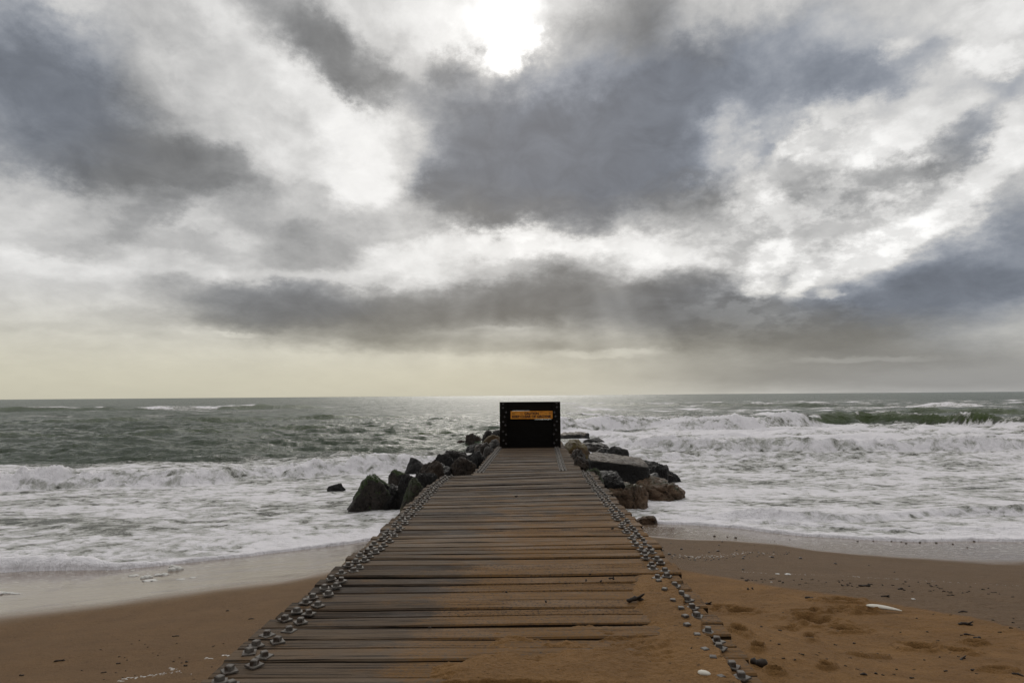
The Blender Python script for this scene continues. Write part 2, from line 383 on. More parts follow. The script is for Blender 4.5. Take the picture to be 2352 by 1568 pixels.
# swell and chop
off = sst(Ys, 21, 34); nearmask = 1 - sst(Ys, 60, 150)
wx = Xs + 2.0 * fbm(Xs / 15, Ys / 15, 2, 71); wy = Ys + 1.5 * fbm(Xs / 12, Ys / 12, 2, 72)
Z += off * 0.40 * (ridged(wx / 13, wy / 6.5, 2, 81) - 0.6)
Z += off * (1 - .75 * sst(Ys, 60, 150)) * 0.30 * (ridged(wx / 7 + 3, wy / 2.8, 2, 84) - 0.6) * (0.6 + 0.8 * fbm(Xs / 20, Ys / 20, 2, 75))
Z += 0.08 * off * nearmask * (ridged(wx / 1.4, wy / 0.8, 2, 87) - 0.5)
Z += (1 - off) * sst(dist, 0.2, 3) * (0.045 * fbm(Xs / 2.2, Ys / 1.4, 3, 90) + 0.02 * fbm(Xs / 0.5, Ys / 0.4, 3, 93))
far = sst(Ys, 90, 200); Z += far * 0.25 * (ridged(Xs / 45, Ys / 25, 3, 97) - 0.6)
# background foam cover
fl = 0.83 - 0.04 * sst(dist, 1, 5) - 0.95 * sst(Ys + 1.5 * fbm(Xs / 5, Ys / 3, 3, 101), 27.5, 33) * left
fr = 0.80 - 0.85 * sst(Ys + 3 * fbm(Xs / 8, Ys / 6, 3, 103), 50, 62) * right
FO = fl * left + fr * right
FO += 0.38 * fbm(Xs / 4.0, Ys / 2.0, 4, 105) * (FO > 0.1)
FO -= 0.12 * sst(dist, 1.0, 2.0) * (1 - sst(dist, 4.5, 6)) * left
Z += off * nearmask * 0.16 * (ridged(wx / 11 + 9, wy / 1.9 + .12 * wx, 1, 207) - .4)
# windrows, streaks of foam offshore
st_ = sst(ridged(wx / 16, wy / 5, 3, 110), 1.02, 1.35)
FO += 0.42 * st_ * sst(Ys, 28, 40) * (1 - sst(Ys, 160, 320)) * (0.55 + 0.9 * right)
GN += 0.0
BR = [  # front line, height, front width, back length, x range (soft ends), foam front / back, lumps
 dict(l=[(-900,1150),(-200,1138),(0,1131),(200,1126),(400,1122),(600,1109),(800,1098),(950,1088),(1080,1080)], h=0.54, wf=1.1, wb=3.4, x=(-60,-2.2), sx=1.8, f=1.05, fb=6, lump=0.27, g=0.0),
 dict(l=[(1250,1004),(1300,1000),(1500,997),(1700,997),(1860,990),(2000,982),(2150,984),(2352,990),(2900,1000)], h=1.15, wf=1.8, wb=5.5, x=(2.2,80), sx=1.5, f=1.0, fb=8, lump=0.30, g=0.0, brk=(22.0, 24.5)),
 dict(l=[(1380,1048),(1480,1050),(1700,1052),(1900,1054),(2100,1050),(2352,1052),(2900,1060)], h=0.60, wf=0.9, wb=4.0, x=(5.5,60), sx=2.0, f=1.0, fb=4, lump=0.22, g=0.0),
 dict(l=[(1500,1196),(1660,1196),(1800,1204),(1950,1203),(2100,1196),(2352,1188),(2900,1186)], h=0.20, wf=0.35, wb=1.4, x=(4.6,40), sx=1.5, f=1.0, fb=1.2, lump=0.10, g=0.0),
 dict(l=[(1400,1195),(1560,1189),(1700,1199),(1900,1214),(2100,1224),(2352,1218),(2900,1222)], h=0.05, wf=0.10, wb=1.4, x=(3.0,40), sx=1, f=1.0, fb=.8, lump=0.03, g=0.0),
 # green crests further out
 dict(l=[(1700,960),(1900,962),(2100,958),(2352,960),(2900,962)], h=1.1, wf=3.0, wb=8, x=(46,140), sx=6, f=0, fb=0, lump=0.0, g=0.9, cap=0.35),
 dict(l=[(1300,934),(1500,936),(1800,938),(2100,938),(2352,938)], h=1.0, wf=5.0, wb=10, x=(12,220), sx=10, f=0, fb=0, lump=0.0, g=0.35, cap=0.8),
 dict(w=[(-200,140),(-140,146),(-100,150),(-60,158),(-30,165)], h=1.25, wf=5.0, wb=11, x=(-140,-42), sx=12, f=0, fb=0, lump=0.0, g=0.7, cap=1.0),
 dict(l=[(0,985),(300,975),(600,972),(900,968)], h=0.55, wf=3.5, wb=6, x=(-80,-12), sx=10, f=0, fb=0, lump=0.0, g=0.45, cap=0.12),
 dict(l=[(0,1020),(300,1012),(600,1004),(900,1000),(1060,996)], h=0.42, wf=2.2, wb=4, x=(-60,-6), sx=6, f=0, fb=0, lump=0.0, g=0.4, cap=0.0),
 dict(l=[(800,1012),(900,1010),(1000,1006),(1080,1000)], h=0.50, wf=2.2, wb=3, x=(-9,-3.5), sx=1.5, f=0, fb=0, lump=0.0, g=0.6, cap=0.3),
 dict(l=[(1060,940),(1150,938),(1300,936)], h=0.7, wf=5, wb=8, x=(-12,2), sx=3, f=0, fb=0, lump=0, g=0.2, cap=1.0),
]
for bi, B in enumerate(BR):
    lx, ly = poly(B['l']) if 'l' in B else np.array(B['w'], float).T; Y0 = np.interp(Xs, lx, ly)
    sc_ = Y0 / 25
    Y0 = Y0 + 0.45 * sc_ * fbm(Xs / (3.5 * sc_), Xs * 0 + 2, 3, 120 + bi)
    u = Ys - Y0
    env = sst(Xs, B['x'][0] - B['sx'], B['x'][0] + B['sx']) * (1 - sst(Xs, B['x'][1] - B['sx'], B['x'][1] + B['sx']))
    env *= 0.80 + 0.55 * fbm(Xs / (4 * sc_) , Xs * 0 + 7, 3, 130 + bi)
    rise = sst(u, 0, B['wf']); back = np.exp(-np.clip(u - B['wf'], 0, 99) / B['wb'] * 1.6)
    prof = rise * back
    if B['lump'] > 0:
        k = np.exp(-np.clip(u - B['wf'] * .8, 0, 99) / (B['wb'] * .35)) * sst(u, -0.1, 0.35)
        lump = (billow(Xs / .8, Ys / .8, 5, 140 + bi, 0.62) - 0.35) * 1.2
        brok = 1.0
        if 'brk' in B: brok = 1 - sst(Xs + 2 * fbm(Xs / 5, Ys / 5, 2, 150), *B['brk'])
        Z += env * (B['h'] * prof + B['lump'] * lump * k * brok)
        foam = env ** .5 * sst(u, -0.05, 0.08) * np.exp(-np.clip(u - B['wf'] - .5, 0, 99) / B['fb'])
        FO = np.maximum(FO, (B['f'] * foam) * brok * np.where(u > 0.1, .86 + .42 * fbm(Xs / .9, Ys / .9, 4, 211 + bi), 1))
        if 'brk' in B:
            face = (1 - brok) * sst(u, 0.3, B['wf'] * .5) * np.exp(-np.clip(u - B['wf'] * 1.1, 0, 99) / 2.5) * env
            FO *= 1 - 0.9 * np.clip(face, 0, 1); GN = np.maximum(GN, face)
            FO += 0.75 * (1 - brok) * np.exp(-((u - B['wf'] * 1.05) / 0.6) ** 2) * sst(fbm(Xs / 2.2, Xs * 0, 3, 152), -.1, .3)
        # calm trough just in front
        FO -= 0.14 * env * sst(u, -1.6 * sc_, -0.4) * (1 - sst(u, -0.35, 0)) * (bi in (0, 1, 2))
    else:
        Z += env * B['h'] * prof * (0.9 + 0.25 * fbm(Xs / (2.5 * sc_), Ys / (2.5 * sc_), 2, 160 + bi))
        face = env * sst(u, 0, B['wf'] * .5) * (1 - sst(u, B['wf'], B['wf'] * 1.5))
        GN = np.maximum(GN, B['g'] * face); FO -= 0.5 * face * B['g']
        cap = B['cap'] * env * np.exp(-((u - B['wf'] * 1.05) / (0.10 * B['wf'] + .9)) ** 2) * sst(fbm(Xs / (5 * sc_ ** .6), Ys * 0 + 3 * bi, 3, 170 + bi), -.05, .35) * 1.4
        spill = B['cap'] * env * sst(u, B['wf'] * .2, B['wf']) * np.exp(-np.clip(u - B['wf'], 0, 99) / (B['wb'] * .6)) * sst(fbm(Xs / (7 * sc_ ** .6), Ys / 6, 3, 175 + bi), .02, .3)
        FO = np.maximum(FO, np.maximum(cap, spill)); Z += 0.15 * np.clip(cap, 0, 1) * billow(Xs / (1 + Ys / 40), Ys / (1 + Ys / 15), 2, 180)
FO += 0.62 * sst(fbm(Xs / 34, Ys / 13, 4, 201), 0.06, 0.26) * sst(Ys, 62, 85) * (1 - sst(Ys, 210, 300)) * sst(Xs, 3, 14)
FO += 0.55 * sst(fbm(Xs / 30, Ys / 12, 4, 205), 0.12, 0.30) * sst(Ys, 85, 110) * (1 - sst(Ys, 190, 240)) * (1 - sst(Xs, -55, -35))
# surge round the rocks of the groyne
rk = np.exp(-(np.clip(np.abs(Xs - 0.3) - 2.2, 0, 9) / 2.0) ** 2) * (1 - sst(Ys, 30, 36)) * sst(Ys, 13, 15)
Z += 0.07 * rk * fbm(Xs * 1.2, Ys * 1.2, 4, 190); FO += 0.10 * rk * left
# rolled lip of the swash
lipL = on_plane(350, 1300)[0]
lip = 0.075 + 0.19 * (1 - sst(Xs, lipL - 2.2, lipL + 0.4)) * left
lip *= 0.8 + 0.6 * np.abs(fbm(Xs / 0.8, Xs * 0 + 9, 3, 195))
rr = np.clip((dist) / (lip * 1.15 + .02), 0, 1)
shape = np.sqrt(np.clip(1 - (1 - rr) ** 2, 0, 1))
sz = sandz(Xs, np.minimum(Ys, 40))
basez = 0.02 * np.exp(-dist / 3.0)
tl = 0.035 + (lip - 0.035) * np.exp(-(np.clip(dist - lip * 1.6, 0, 99) / 0.22) ** 1.2)
edgez = sz + shape * (tl + 0.02 * fbm(Xs * 4, Ys * 4, 3, 198) * sst(dist, 0.02, 0.2)) - 0.03 * (dist <= 0)
wgt = sst(dist, 0.2, 1.6)
water = Z + basez + 0.035
Zf = edgez * (1 - wgt) + np.maximum(water, sz + 0.02) * wgt
FO = np.where(dist < 0.35, np.maximum(FO, 1.1 - 0.6 * dist), FO)
FO += 0.25 * np.exp(-dist / 0.7)
shal = 1 - sst(dist, 0.5, 5.0)
sea_me = grid_mesh('sea', Xs, Ys, Zf, {'foam': FO, 'green': GN, 'shallow': shal, 'fard': sst(Ys, 30, 140)})
m_sea, t, p = new_mat('sea_water')
pos = objco(t); fo = attr(t, 'foam'); gn = attr(t, 'green'); sh = attr(t, 'shallow'); fd = attr(t, 'fard')
p2 = mapping(t, pos, (1, 1, 0.4))
warpv = vm(t, 'ADD', p2, vm(t, 'SCALE', vm(t, 'SUBTRACT', noise(t, p2, 1.6, 4, 0.6, color=True), (.5, .5, .5)), sc=0.9))
na = noise(t, mapping(t, warpv, (0.75, 1.3, 1)), 2.0, 7, 0.62)
vo = t.nodes.new('ShaderNodeTexVoronoi'); vo.feature = 'SMOOTH_F1'; setv(vo.inputs['Vector'], mapping(t, warpv, (1, 1.5, 1))); vo.inputs['Scale'].default_value = 3.2
vo.inputs['Smoothness'].default_value = 0.5
nb = noise(t, mapping(t, warpv, (1, 1.6, 1)), 9, 4, 0.65)
comb = mth(t, 'ADD', mth(t, 'MULTIPLY', mth(t, 'SUBTRACT', na, 0.5), 1.55), mth(t, 'MULTIPLY', mth(t, 'SUBTRACT', vo.outputs['Distance'], 0.42), 0.42))
comb = mth(t, 'MULTIPLY_ADD', mth(t, 'SUBTRACT', nb, 0.5), 0.45, comb)
fm = mth(t, 'MULTIPLY_ADD', fo, 1.0, comb)
mask = mapr(t, fm, 0.50, 0.66)
wcol = mixc(t, gn, (0.036, 0.055, 0.027), (0.048, 0.076, 0.010))
wcol = mixc(t, sh, wcol, (0.10, 0.085, 0.065))
wcol = mixc(t, mapr(t, fo, 0.2, 0.7), wcol, (0.10, 0.10, 0.085))
setv(p.inputs['Base Color'], wcol); p.inputs['IOR'].default_value = 1.33
setv(p.inputs['Roughness'], mapr(t, fd, 0, 1, 0.20, 0.30))
wn1 = noise(t, mapping(t, pos, (0.8, 1.6, 1)), 1.3, 6, 0.62)
wn2 = noise(t, mapping(t, pos, (0.7, 1.5, 1)), 6.0, 4, 0.6)
wb_ = bump(t, wn1, 1.0, 0.50); wb_ = bump(t, wn2, 0.6, 0.05, wb_)
setv(p.inputs['Normal'], wb_)
fs = t.nodes.new('ShaderNodeBsdfPrincipled'); fs.inputs['Roughness'].default_value = 0.75; fs.inputs['Specular IOR Level'].default_value = 0.25
fc = mixc(t, mapr(t, fm, 0.58, 1.02), (0.40, 0.40, 0.365), (0.90, 0.87, 0.90))
setv(fs.inputs['Base Color'], fc)
fh = mth(t, 'MULTIPLY_ADD', nb, 0.5, mth(t, 'ADD', mth(t, 'MULTIPLY', na, 1.0), mth(t, 'MULTIPLY', vo.outputs['Distance'], 0.4)))
fbp = bump(t, fh, 0.75, 0.22)
setv(fs.inputs['Normal'], fbp)
mx = t.nodes.new('ShaderNodeMixShader'); setv(mx.inputs[0], mask); t.links.new(p.outputs[0], mx.inputs[1]); t.links.new(fs.outputs[0], mx.inputs[2])
t.links.new(mx.outputs[0], t.nodes['Material Output'].inputs['Surface'])
sea = tag(link('sea', sea_me, m_sea), 'rough grey green sea breaking into white surf', 'sea', kind='structure')

# ------------------------------------------------------------------ materials of the groyne
def wood_mat(name, dark, mid, light, sandy=0.0, rough=0.75):
    m, t, p = new_mat(name)
    pos = objco(t); g = t.nodes.new('ShaderNodeNewGeometry'); isl = g.outputs['Random Per Island']
    off = t.nodes.new('ShaderNodeCombineXYZ'); setv(off.inputs[0], mth(t, 'MULTIPLY', isl, 40.0)); setv(off.inputs[1], mth(t, 'MULTIPLY', isl, 9.0))
    pp = vm(t, 'ADD', pos, off.outputs[0])
    gr = noise(t, mapping(t, pp, (1.6, 62, 30)), 1.0, 8, 0.74, 0.2)
    gr2 = noise(t, mapping(t, pp, (0.9, 52, 30)), 1.0, 4, 0.62)
    bl = noise(t, mapping(t, pp, (1.2, 3, 2)), 1.4, 5, 0.6)
    c = mixc(t, mapr(t, gr, .38, .62), dark + (1,), mid + (1,))
    c = mixc(t, mapr(t, mth(t, 'ADD', mth(t, 'MULTIPLY', bl, .7), mth(t, 'MULTIPLY', isl, .4)), .35, .8), c, light + (1,))
    cr = mapr(t, gr2, .56, .62)
    c = mixc(t, mth(t, 'MULTIPLY', cr, 0.78), c, (0.012, 0.009, 0.007, 1))
    dk = mapr(t, noise(t, mapping(t, pp, (1.0, 5, 2)), 2.6, 4, 0.7), 0.62, 0.72)
    c = mixc(t, mth(t, 'MULTIPLY', dk, 0.55), c, (0.03, 0.024, 0.02, 1))
    c = mixc(t, 1.0, c, mixc(t, isl, (0.78, 0.78, 0.78, 1), (1.2, 1.18, 1.14, 1)), 'MULTIPLY')
    sm = None
    if sandy:
        sx = t.nodes.new('ShaderNodeSeparateXYZ'); setv(sx.inputs[0], pos)
        fld = mth(t, 'MULTIPLY', mapr(t, sx.outputs[1], 12.5, 3.5), mapr(t, sx.outputs[0], -0.9, 0.35))
        fld = mth(t, 'MULTIPLY_ADD', mth(t, 'MULTIPLY', mapr(t, sx.outputs[1], 6.4, 4.2), mapr(t, sx.outputs[0], -1.1, -.2)), 0.42, fld)
        n = noise(t, mapping(t, pos, (1.6, 3.2, 1)), 1.5, 7, 0.7)
        sm = mapr(t, mth(t, 'ADD', mth(t, 'MULTIPLY', fld, .46), n), 0.52, 0.80)
        sm = mth(t, 'MULTIPLY', sm, mapr(t, noise(t, pos, 45, 3, .7), .30, .55))
        sc_ = mixc(t, noise(t, pos, 80, 3, .7), (0.14, 0.072, 0.024, 1), (0.26, 0.138, 0.050, 1))
        c = mixc(t, mth(t, 'MULTIPLY', sm, 0.85), c, sc_)
    setv(p.inputs['Base Color'], c); setv(p.inputs['Roughness'], mapr(t, bl, .3, .7, rough - .2, rough + .08)); p.inputs['Specular IOR Level'].default_value = 0.14
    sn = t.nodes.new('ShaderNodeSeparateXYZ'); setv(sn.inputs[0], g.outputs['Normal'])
    c = mixc(t, mapr(t, mth(t, 'ABSOLUTE', sn.outputs[2]), .3, .8), mixc(t, 0.85, c, (0.004, 0.003, 0.002, 1)), c)  # gap shade put into the colour: faces not lying level go near-black
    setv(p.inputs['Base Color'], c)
    h = mth(t, 'ADD', mth(t, 'MULTIPLY', gr, 1.0), mth(t, 'MULTIPLY', mth(t, 'SUBTRACT', 1.0, cr), .5))
    setv(p.inputs['Normal'], bump(t, h, 0.9, 0.016))
    return m
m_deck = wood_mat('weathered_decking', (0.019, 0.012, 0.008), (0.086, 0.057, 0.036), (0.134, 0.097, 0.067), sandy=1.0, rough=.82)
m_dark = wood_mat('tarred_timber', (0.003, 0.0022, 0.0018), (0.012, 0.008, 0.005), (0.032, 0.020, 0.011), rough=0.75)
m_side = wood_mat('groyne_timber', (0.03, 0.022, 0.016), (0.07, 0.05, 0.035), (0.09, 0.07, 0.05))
m_iron, t, p = new_mat('galvanised_iron')
pos = objco(t); n = noise(t, pos, 22, 5, .65)
setv(p.inputs['Base Color'], mixc(t, mapr(t, n, .42, .68), (0.125, 0.112, 0.098), (0.045, 0.025, 0.014)))
p.inputs['Metallic'].default_value = 0.1; p.inputs['Roughness'].default_value = 0.55
setv(p.inputs['Normal'], bump(t, noise(t, pos, 120, 3, .6), 0.4, 0.003))
m_iron2, t, p = new_mat('dull_iron')
pos = objco(t); n = noise(t, pos, 12, 4, .6)
setv(p.inputs['Base Color'], mixc(t, mapr(t, n, .35, .65), (0.11, 0.105, 0.11), (0.03, 0.022, 0.018))); p.inputs['Roughness'].default_value = 0.6; p.inputs['Metallic'].default_value = 0.2

# ------------------------------------------------------------------ groyne
Lw = [(460,1561),(502,1527),(593,1448),(667,1388),(751,1319),(847,1245),(922,1173),(983,1115),(1014,1093)]
Rw = [(1750,1568),(1716,1513),(1666,1456),(1608,1377),(1570,1333),(1536,1281),(1484,1223),(1444,1177),(1421,1153),(1385,1112),(1362,1081)]
def d1(px, py):
    d = ray(px, py); t_ = (1.6 - CAMZ) / (d[2] + 0.0147); return d[0] * t_, t_
def d2z(Y): return 1.03 - 0.0057 * Y
def d2(px, py):
    d = ray(px, py); t_ = (1.03 - CAMZ) / (d[2] + 0.0057); return d[0] * t_, t_
aL = np.array([d1(*q) for q in Lw]); aR = np.array([d1(*q) for q in Rw])
fL = np.polyfit(aL[:, 1], aL[:, 0], 2); fR = np.polyfit(aR[:, 1], aR[:, 0], 2)
def XL(Y): return np.interp(Y, aL[:, 1], aL[:, 0]) if Y > aL[0, 1] else aL[0, 0] + 0.03 * (Y - aL[0, 1])
def XR(Y): return np.interp(Y, aR[:, 1], aR[:, 0]) if Y > aR[0, 1] else aR[0, 0] + 0.03 * (Y - aR[0, 1])
END1 = aL[-1, 1]
b0 = d2(1084, 1091); b1 = d2(1141, 1026); c0 = d2(1332, 1076); c1 = d2(1297, 1026)
BOARD_Y = at_dist(1218, 1026, 1)[1] and d2(1218, 1027)[1]
def XL2(Y): return b0[0] + (b1[0] - b0[0]) * (Y - b0[1]) / (b1[1] - b0[1])
def XR2(Y): return c0[0] + (c1[0] - c0[0]) * (Y - c0[1]) / (c1[1] - c0[1])
print('deck', END1, aR[-1], b0, b1, c0, c1, BOARD_Y, XL(4), XR(4))

groyne = tag(empty('timber_groyne', (-0.2, 3.5, 0)), 'long timber decked groyne running from the beach into the surf, sand on its near end', 'groyne')
GO = np.array(groyne.location)
def plank(mb, xl, yl, xr, yr, w, w2, zt, th=0.075, seg=14, rough=1.0):
    # one timber as a wobbly chamfered bar from its left end to its right end
    ch = random.uniform(.008, .016)
    tw = random.uniform(-.004, .004); zj = random.uniform(-.009, .007)
    ph = random.uniform(0, 100)
    vs = []; fs = []
    for k in range(seg + 1):
        f = k / seg; x = xl + (xr - xl) * f; yc = yl + (yr - yl) * f; ww = (w + (w2 - w) * f) / 2
        a = float(pn(np.array([ph + f * 4.5]), np.array([0.3]), 3)[0]) * 0.010 * rough
        b = float(pn(np.array([ph + f * 4.5 + 50]), np.array([0.3]), 4)[0]) * 0.010 * rough
        z = zt(yc) + zj + tw * (f - .5) * 2 + 0.004 * math.sin(ph + f * 5)
        y0 = yc - ww + a; y1 = yc + ww + b
        for (yy, zz) in ((y0, z - th), (y0, z - ch), (y0 + ch, z), (y1 - ch, z), (y1, z - ch), (y1, z - th)):
            vs.append((x - GO[0], yy - GO[1], zz - GO[2]))
    for k in range(seg):
        for j in range(6):
            a = k * 6 + j; b = k * 6 + (j + 1) % 6; fs.append((a, a + 6, b + 6, b))
    fs.append(tuple(range(5, -1, -1))[::-1]); fs.append(tuple(seg * 6 + i for i in range(5, -1, -1)))
    mb.add(vs, fs)
bolts = []
mb = MB(); y = -1.2
fan = lambda q: q + 0.052 * max(0, q - 6) ** 1.25
while y < END1 - .08:
    w = random.choice([.135, .16, .17, .18, .19, .21]) ; g = random.choice([.016, .022, .030, .040, .055, .016, .026])
    if y + w > END1: w = END1 - y
    yl = y + w / 2; yr0 = fan(y); yr1 = fan(y + w + g) - g; yr = (yr0 + yr1) / 2
    jl, jr = random.uniform(-.030, .018), random.uniform(-.018, .034)
    plank(mb, XL(yl) + jl, yl, XR(yr) + jr, yr, w, yr1 - yr0, deck1_z, rough=1.2)
    if y > 2.4:
        a = random.choice([-1, 1])
        for side in (0, 1):
            for q in (0, 1):
                off_ = .085 + .095 * q + random.uniform(-.016, .016)
                dy = (a if q else -a) * w * .17 + random.uniform(-.012, .012)
                if side == 0: bolts.append((XL(yl) + off_ + .02, yl + dy, deck1_z(yl), 1.0))
                else: bolts.append((XR(yr) - off_ - .05 * min(1, yr / 12), yr + dy, deck1_z(yr), 1.0))
    y += w + g
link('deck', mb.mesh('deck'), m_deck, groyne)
mb = MB(); y = END1 + 0.3; Y2END = BOARD_Y + 5.5
fan2 = lambda q: q + 0.35 * math.exp(-max(0, q - 17) / 8)
while y < Y2END:
    w = random.choice([.155, .17, .18, .20]); g = random.choice([.016, .026, .04, .07])
    yl = y + w / 2; yr0 = fan2(y); yr1 = fan2(y + w + g) - g; yr = (yr0 + yr1) / 2
    plank(mb, XL2(yl) + random.uniform(-.05, .03), yl, XR2(yr) + random.uniform(-.03, .05), yr, w, yr1 - yr0, d2z, seg=8)
    if 18.5 < y < BOARD_Y - .1:
        for q in (0, 1):
            dy = (.5 - q) * w * .45
            bolts.append((XL2(yl) + .10 + .10 * q, yl + dy, d2z(yl), 1.0))
            bolts.append((XR2(yr) - .30 - .10 * q - .12 * max(0, (yr - 21) / -7 + 1), yr + dy, d2z(yr), 1.0))
    y += w + g
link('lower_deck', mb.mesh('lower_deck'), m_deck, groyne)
mb = MB()
def skirt(y0, y1, fxl, fxr, fz):
    n = 12; vs = []; fs = []
    for k in range(n + 1):
        yy = y0 + (y1 - y0) * k / n; a, b = fxl(yy) + .14, fxr(yy) - .14; z = fz(yy) - .30
        for (x, zz) in ((a, -1.2), (a, z), (b, z), (b, -1.2)): vs.append((x - GO[0], yy - GO[1], zz))
    for k in range(n):
        for j in range(4):
            a = k * 4 + j; b = k * 4 + (j + 1) % 4; fs.append((a, b, b + 4, a + 4))
    fs.append((3, 2, 1, 0)); fs.append(tuple(n * 4 + i for i in range(4))); mb.add(vs, fs)
skirt(-1.1, END1 - .05, XL, XR, deck1_z); skirt(END1 - .04, Y2END - .1, XL2, XR2, d2z)
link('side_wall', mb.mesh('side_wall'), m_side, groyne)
# bolts: square washer plate set cornerwise, square nut on top
def plate_mesh(seed):
    r_ = random.Random(seed); m = MB(); m.box((0, 0, 0.004), (.037, .037, .0045), ch=.002, tilt=(r_.uniform(-.05, .05), r_.uniform(-.05, .05)))
    return m.mesh('bolt_plate')
def nut_mesh(seed):
    r_ = random.Random(seed); m = MB(); m.box((0, 0, 0.021), (.0185, .0185, .0125), ch=.004, rz=r_.uniform(-.5, .5) + .78)
    return m.mesh('bolt_nut')
PM = [plate_mesh(i) for i in range(6)]; NM = [nut_mesh(i + 9) for i in range(6)]
for me in PM + NM: me.materials.append(m_iron)
bolts.sort(key=lambda b: b[1])
for i, (x, y, z, sc) in enumerate(bolts[:100]):
    rz = math.pi / 4 + random.uniform(-.55, .55)
    o = link('bolt', PM[i % 6], None, groyne); o.location = (x - GO[0], y - GO[1], z + 0.004); o.rotation_euler = (0, 0, rz)
    k = link('nut', NM[(i * 5) % 6], None, o)
mb = MB()
for (x, y, z, sc) in bolts[100:]:
    rz = math.pi / 4 + random.uniform(-.5, .5)
    c = (x - GO[0], y - GO[1], z + .008)
    q = 1.3 if y > 18 else 1.0; mb.box(c, (.037 * q, .037 * q, .0045), rz=rz, ch=.002); mb.box((c[0], c[1], c[2] + .018 * q), (.0185 * q, .0185 * q, .0125 * q), rz=rz + random.uniform(0, .9), ch=.006)
tag(link('bolt_row', mb.mesh('bolt_row'), m_iron, groyne), 'rows of square bolts further out along both edges', kind='stuff')

# ------------------------------------------------------------------ drifted sand on the near deck
xs_ = np.linspace(-1.75, 1.62, 420); ys_ = np.linspace(1.0, 9.2, 900)
Xd, Yd = np.meshgrid(xs_, ys_)
front = sst(4.38 - Yd + 0.42 * fbm(Xd * 1.6, Yd * 2.6, 7, 301, .6), -0.3, 0.5)
xk = sst(Xd + 0.28 * fbm(Xd * 2, Yd * 2.6, 7, 303, .62) - np.interp(Yd, [3.2, 3.9, 4.4, 5.2, 7], [-0.75, -0.42, -0.55, 0.7, 0.75]), -0.2, 0.35)
fill = front * xk
rightb = sst(Xd - (np.interp(Yd, [3, 5, 6.2, 9], [0.85, 0.85, 1.0, 1.3])), -.12, .12) * (1 - sst(Yd, 5.3, 6.3))
thin = 0.42 * sst(fbm(Xd * 1.1, Yd * 2.6, 4, 305), -.05, .5) * sst(Xd, -0.9, 0.5) * (1 - sst(Yd, 6.0, 9.0))
cover = np.maximum(np.maximum(fill, rightb), thin)
hz = -0.055 + 0.082 * np.clip(cover, 0, 1) + 0.014 * fbm(Xd * 3, Yd * 3, 4, 307) + 0.007 * fbm(Xd * 18, Yd * 18, 3, 309)
# some planks gaps stay open through the sand
for gy, xa, xb in ((3.42, -1.7, .62), (3.53, -1.7, .35), (3.93, -1.7, -.45), (4.40, -1.7, .9), (4.62, -1.7, .2)):
    hz -= 0.05 * np.exp(-((Yd - gy - 0.01 * fbm(Xd * 3, Yd * 0, 2, 311)) / 0.016) ** 2) * (1 - sst(Xd + .1 * pn(Xd * 9, Yd * 0 + gy, 8), xb - .15, xb + .05))
xl_ = np.array([XL(v) for v in ys_])[:, None]; xr_ = np.array([XR(v) for v in ys_])[:, None]
hz = hz - 0.5 * sst(xl_ + .06 - Xd, 0, .04) - 0.5 * sst(Xd - xr_ + .13 + .05 * pn(Xd * 3, Yd * 7, 5), 0, .08)
dm = grid_mesh('drifted_sand', Xd, Yd, deck1_z(Yd) + hz, {'film': hz * 0, 'damp': hz * 0, 'dig': hz * 0, 'edge': hz * 0 + 1})
tag(link('drifted_sand', dm, m_sand), 'orange sand drifted over the near planks of the groyne', 'sand', kind='stuff')

# ------------------------------------------------------------------ marker board on the groyne
BW = 138 / F * BOARD_Y; BH = 1.87
bl_ = at_dist(1147.5, 1027, BOARD_Y); bt_ = at_dist(1219, 922, BOARD_Y); BH = bt_[2] - d2z(BOARD_Y)
bc = at_dist(1218, 1027, BOARD_Y)
board = tag(empty('warning_board', (bc[0], BOARD_Y, d2z(BOARD_Y) - 0.01)), 'black timber bulkhead with an orange caution sign standing across the groyne', 'barrier')
board.rotation_euler = (0, 0, 0)
U = BW / 1725.0                                    # metres per unit of the close-up the board was measured in
def bx(u): return (u - 1112) * U
def bz(v): return BH - (v - 125) * BH / 1305
mb = MB()
rows = [(125, 248), (251, 372), (384, 618), (636, 820), (823, 1010), (1013, 1200), (1203, 1430)]
for k in range(5): mb.box((0, .06, (bz(rows[(3,4,5,6,1)[k]][0]) + .0)), (BW / 2 - .11, .012, .02)) if k != 0 else None
for (a, b) in rows:
    za, zb = bz(b), bz(a); ya = random.uniform(-.006, .006)
    mb.box((0, ya, (za + zb) / 2), (BW / 2 - .10, .045, (zb - za) / 2 + .0015), ch=0)
for (a, b, u0, u1) in ((372, 384, 1100, 1950), (372, 384, 270, 600), (618, 640, 270, 1240), (618, 640, 1720, 1950)):
    mb.box(((bx(u0) + bx(u1)) / 2, 0.01, (bz(a) + bz(b)) / 2), ((bx(u1) - bx(u0)) / 2, .03, abs(bz(a) - bz(b)) / 2 + .004))
link('panel', mb.mesh('panel'), m_dark, board)
for sx in (-1, 1):
    mb = MB(); mb.box((sx * (BW / 2 - .15), -.085, BH / 2 - .0), (.15, .04, BH / 2), ch=.008)
    mb.box((sx * (BW / 2 - .15), .11, BH / 2 - .01), (.13, .06, BH / 2 - .012), ch=.008)
    link('post', mb.mesh('post'), m_dark, board)
bb = [(345,180),(340,290),(430,420),(385,545),(345,690),(410,790),(340,960),(425,1050),(350,1215),(425,1310),
      (1870,170),(1875,280),(1800,430),(1835,540),(1870,690),(1800,790),(1850,930),(1780,1050),(1860,1210),(1790,1300)]
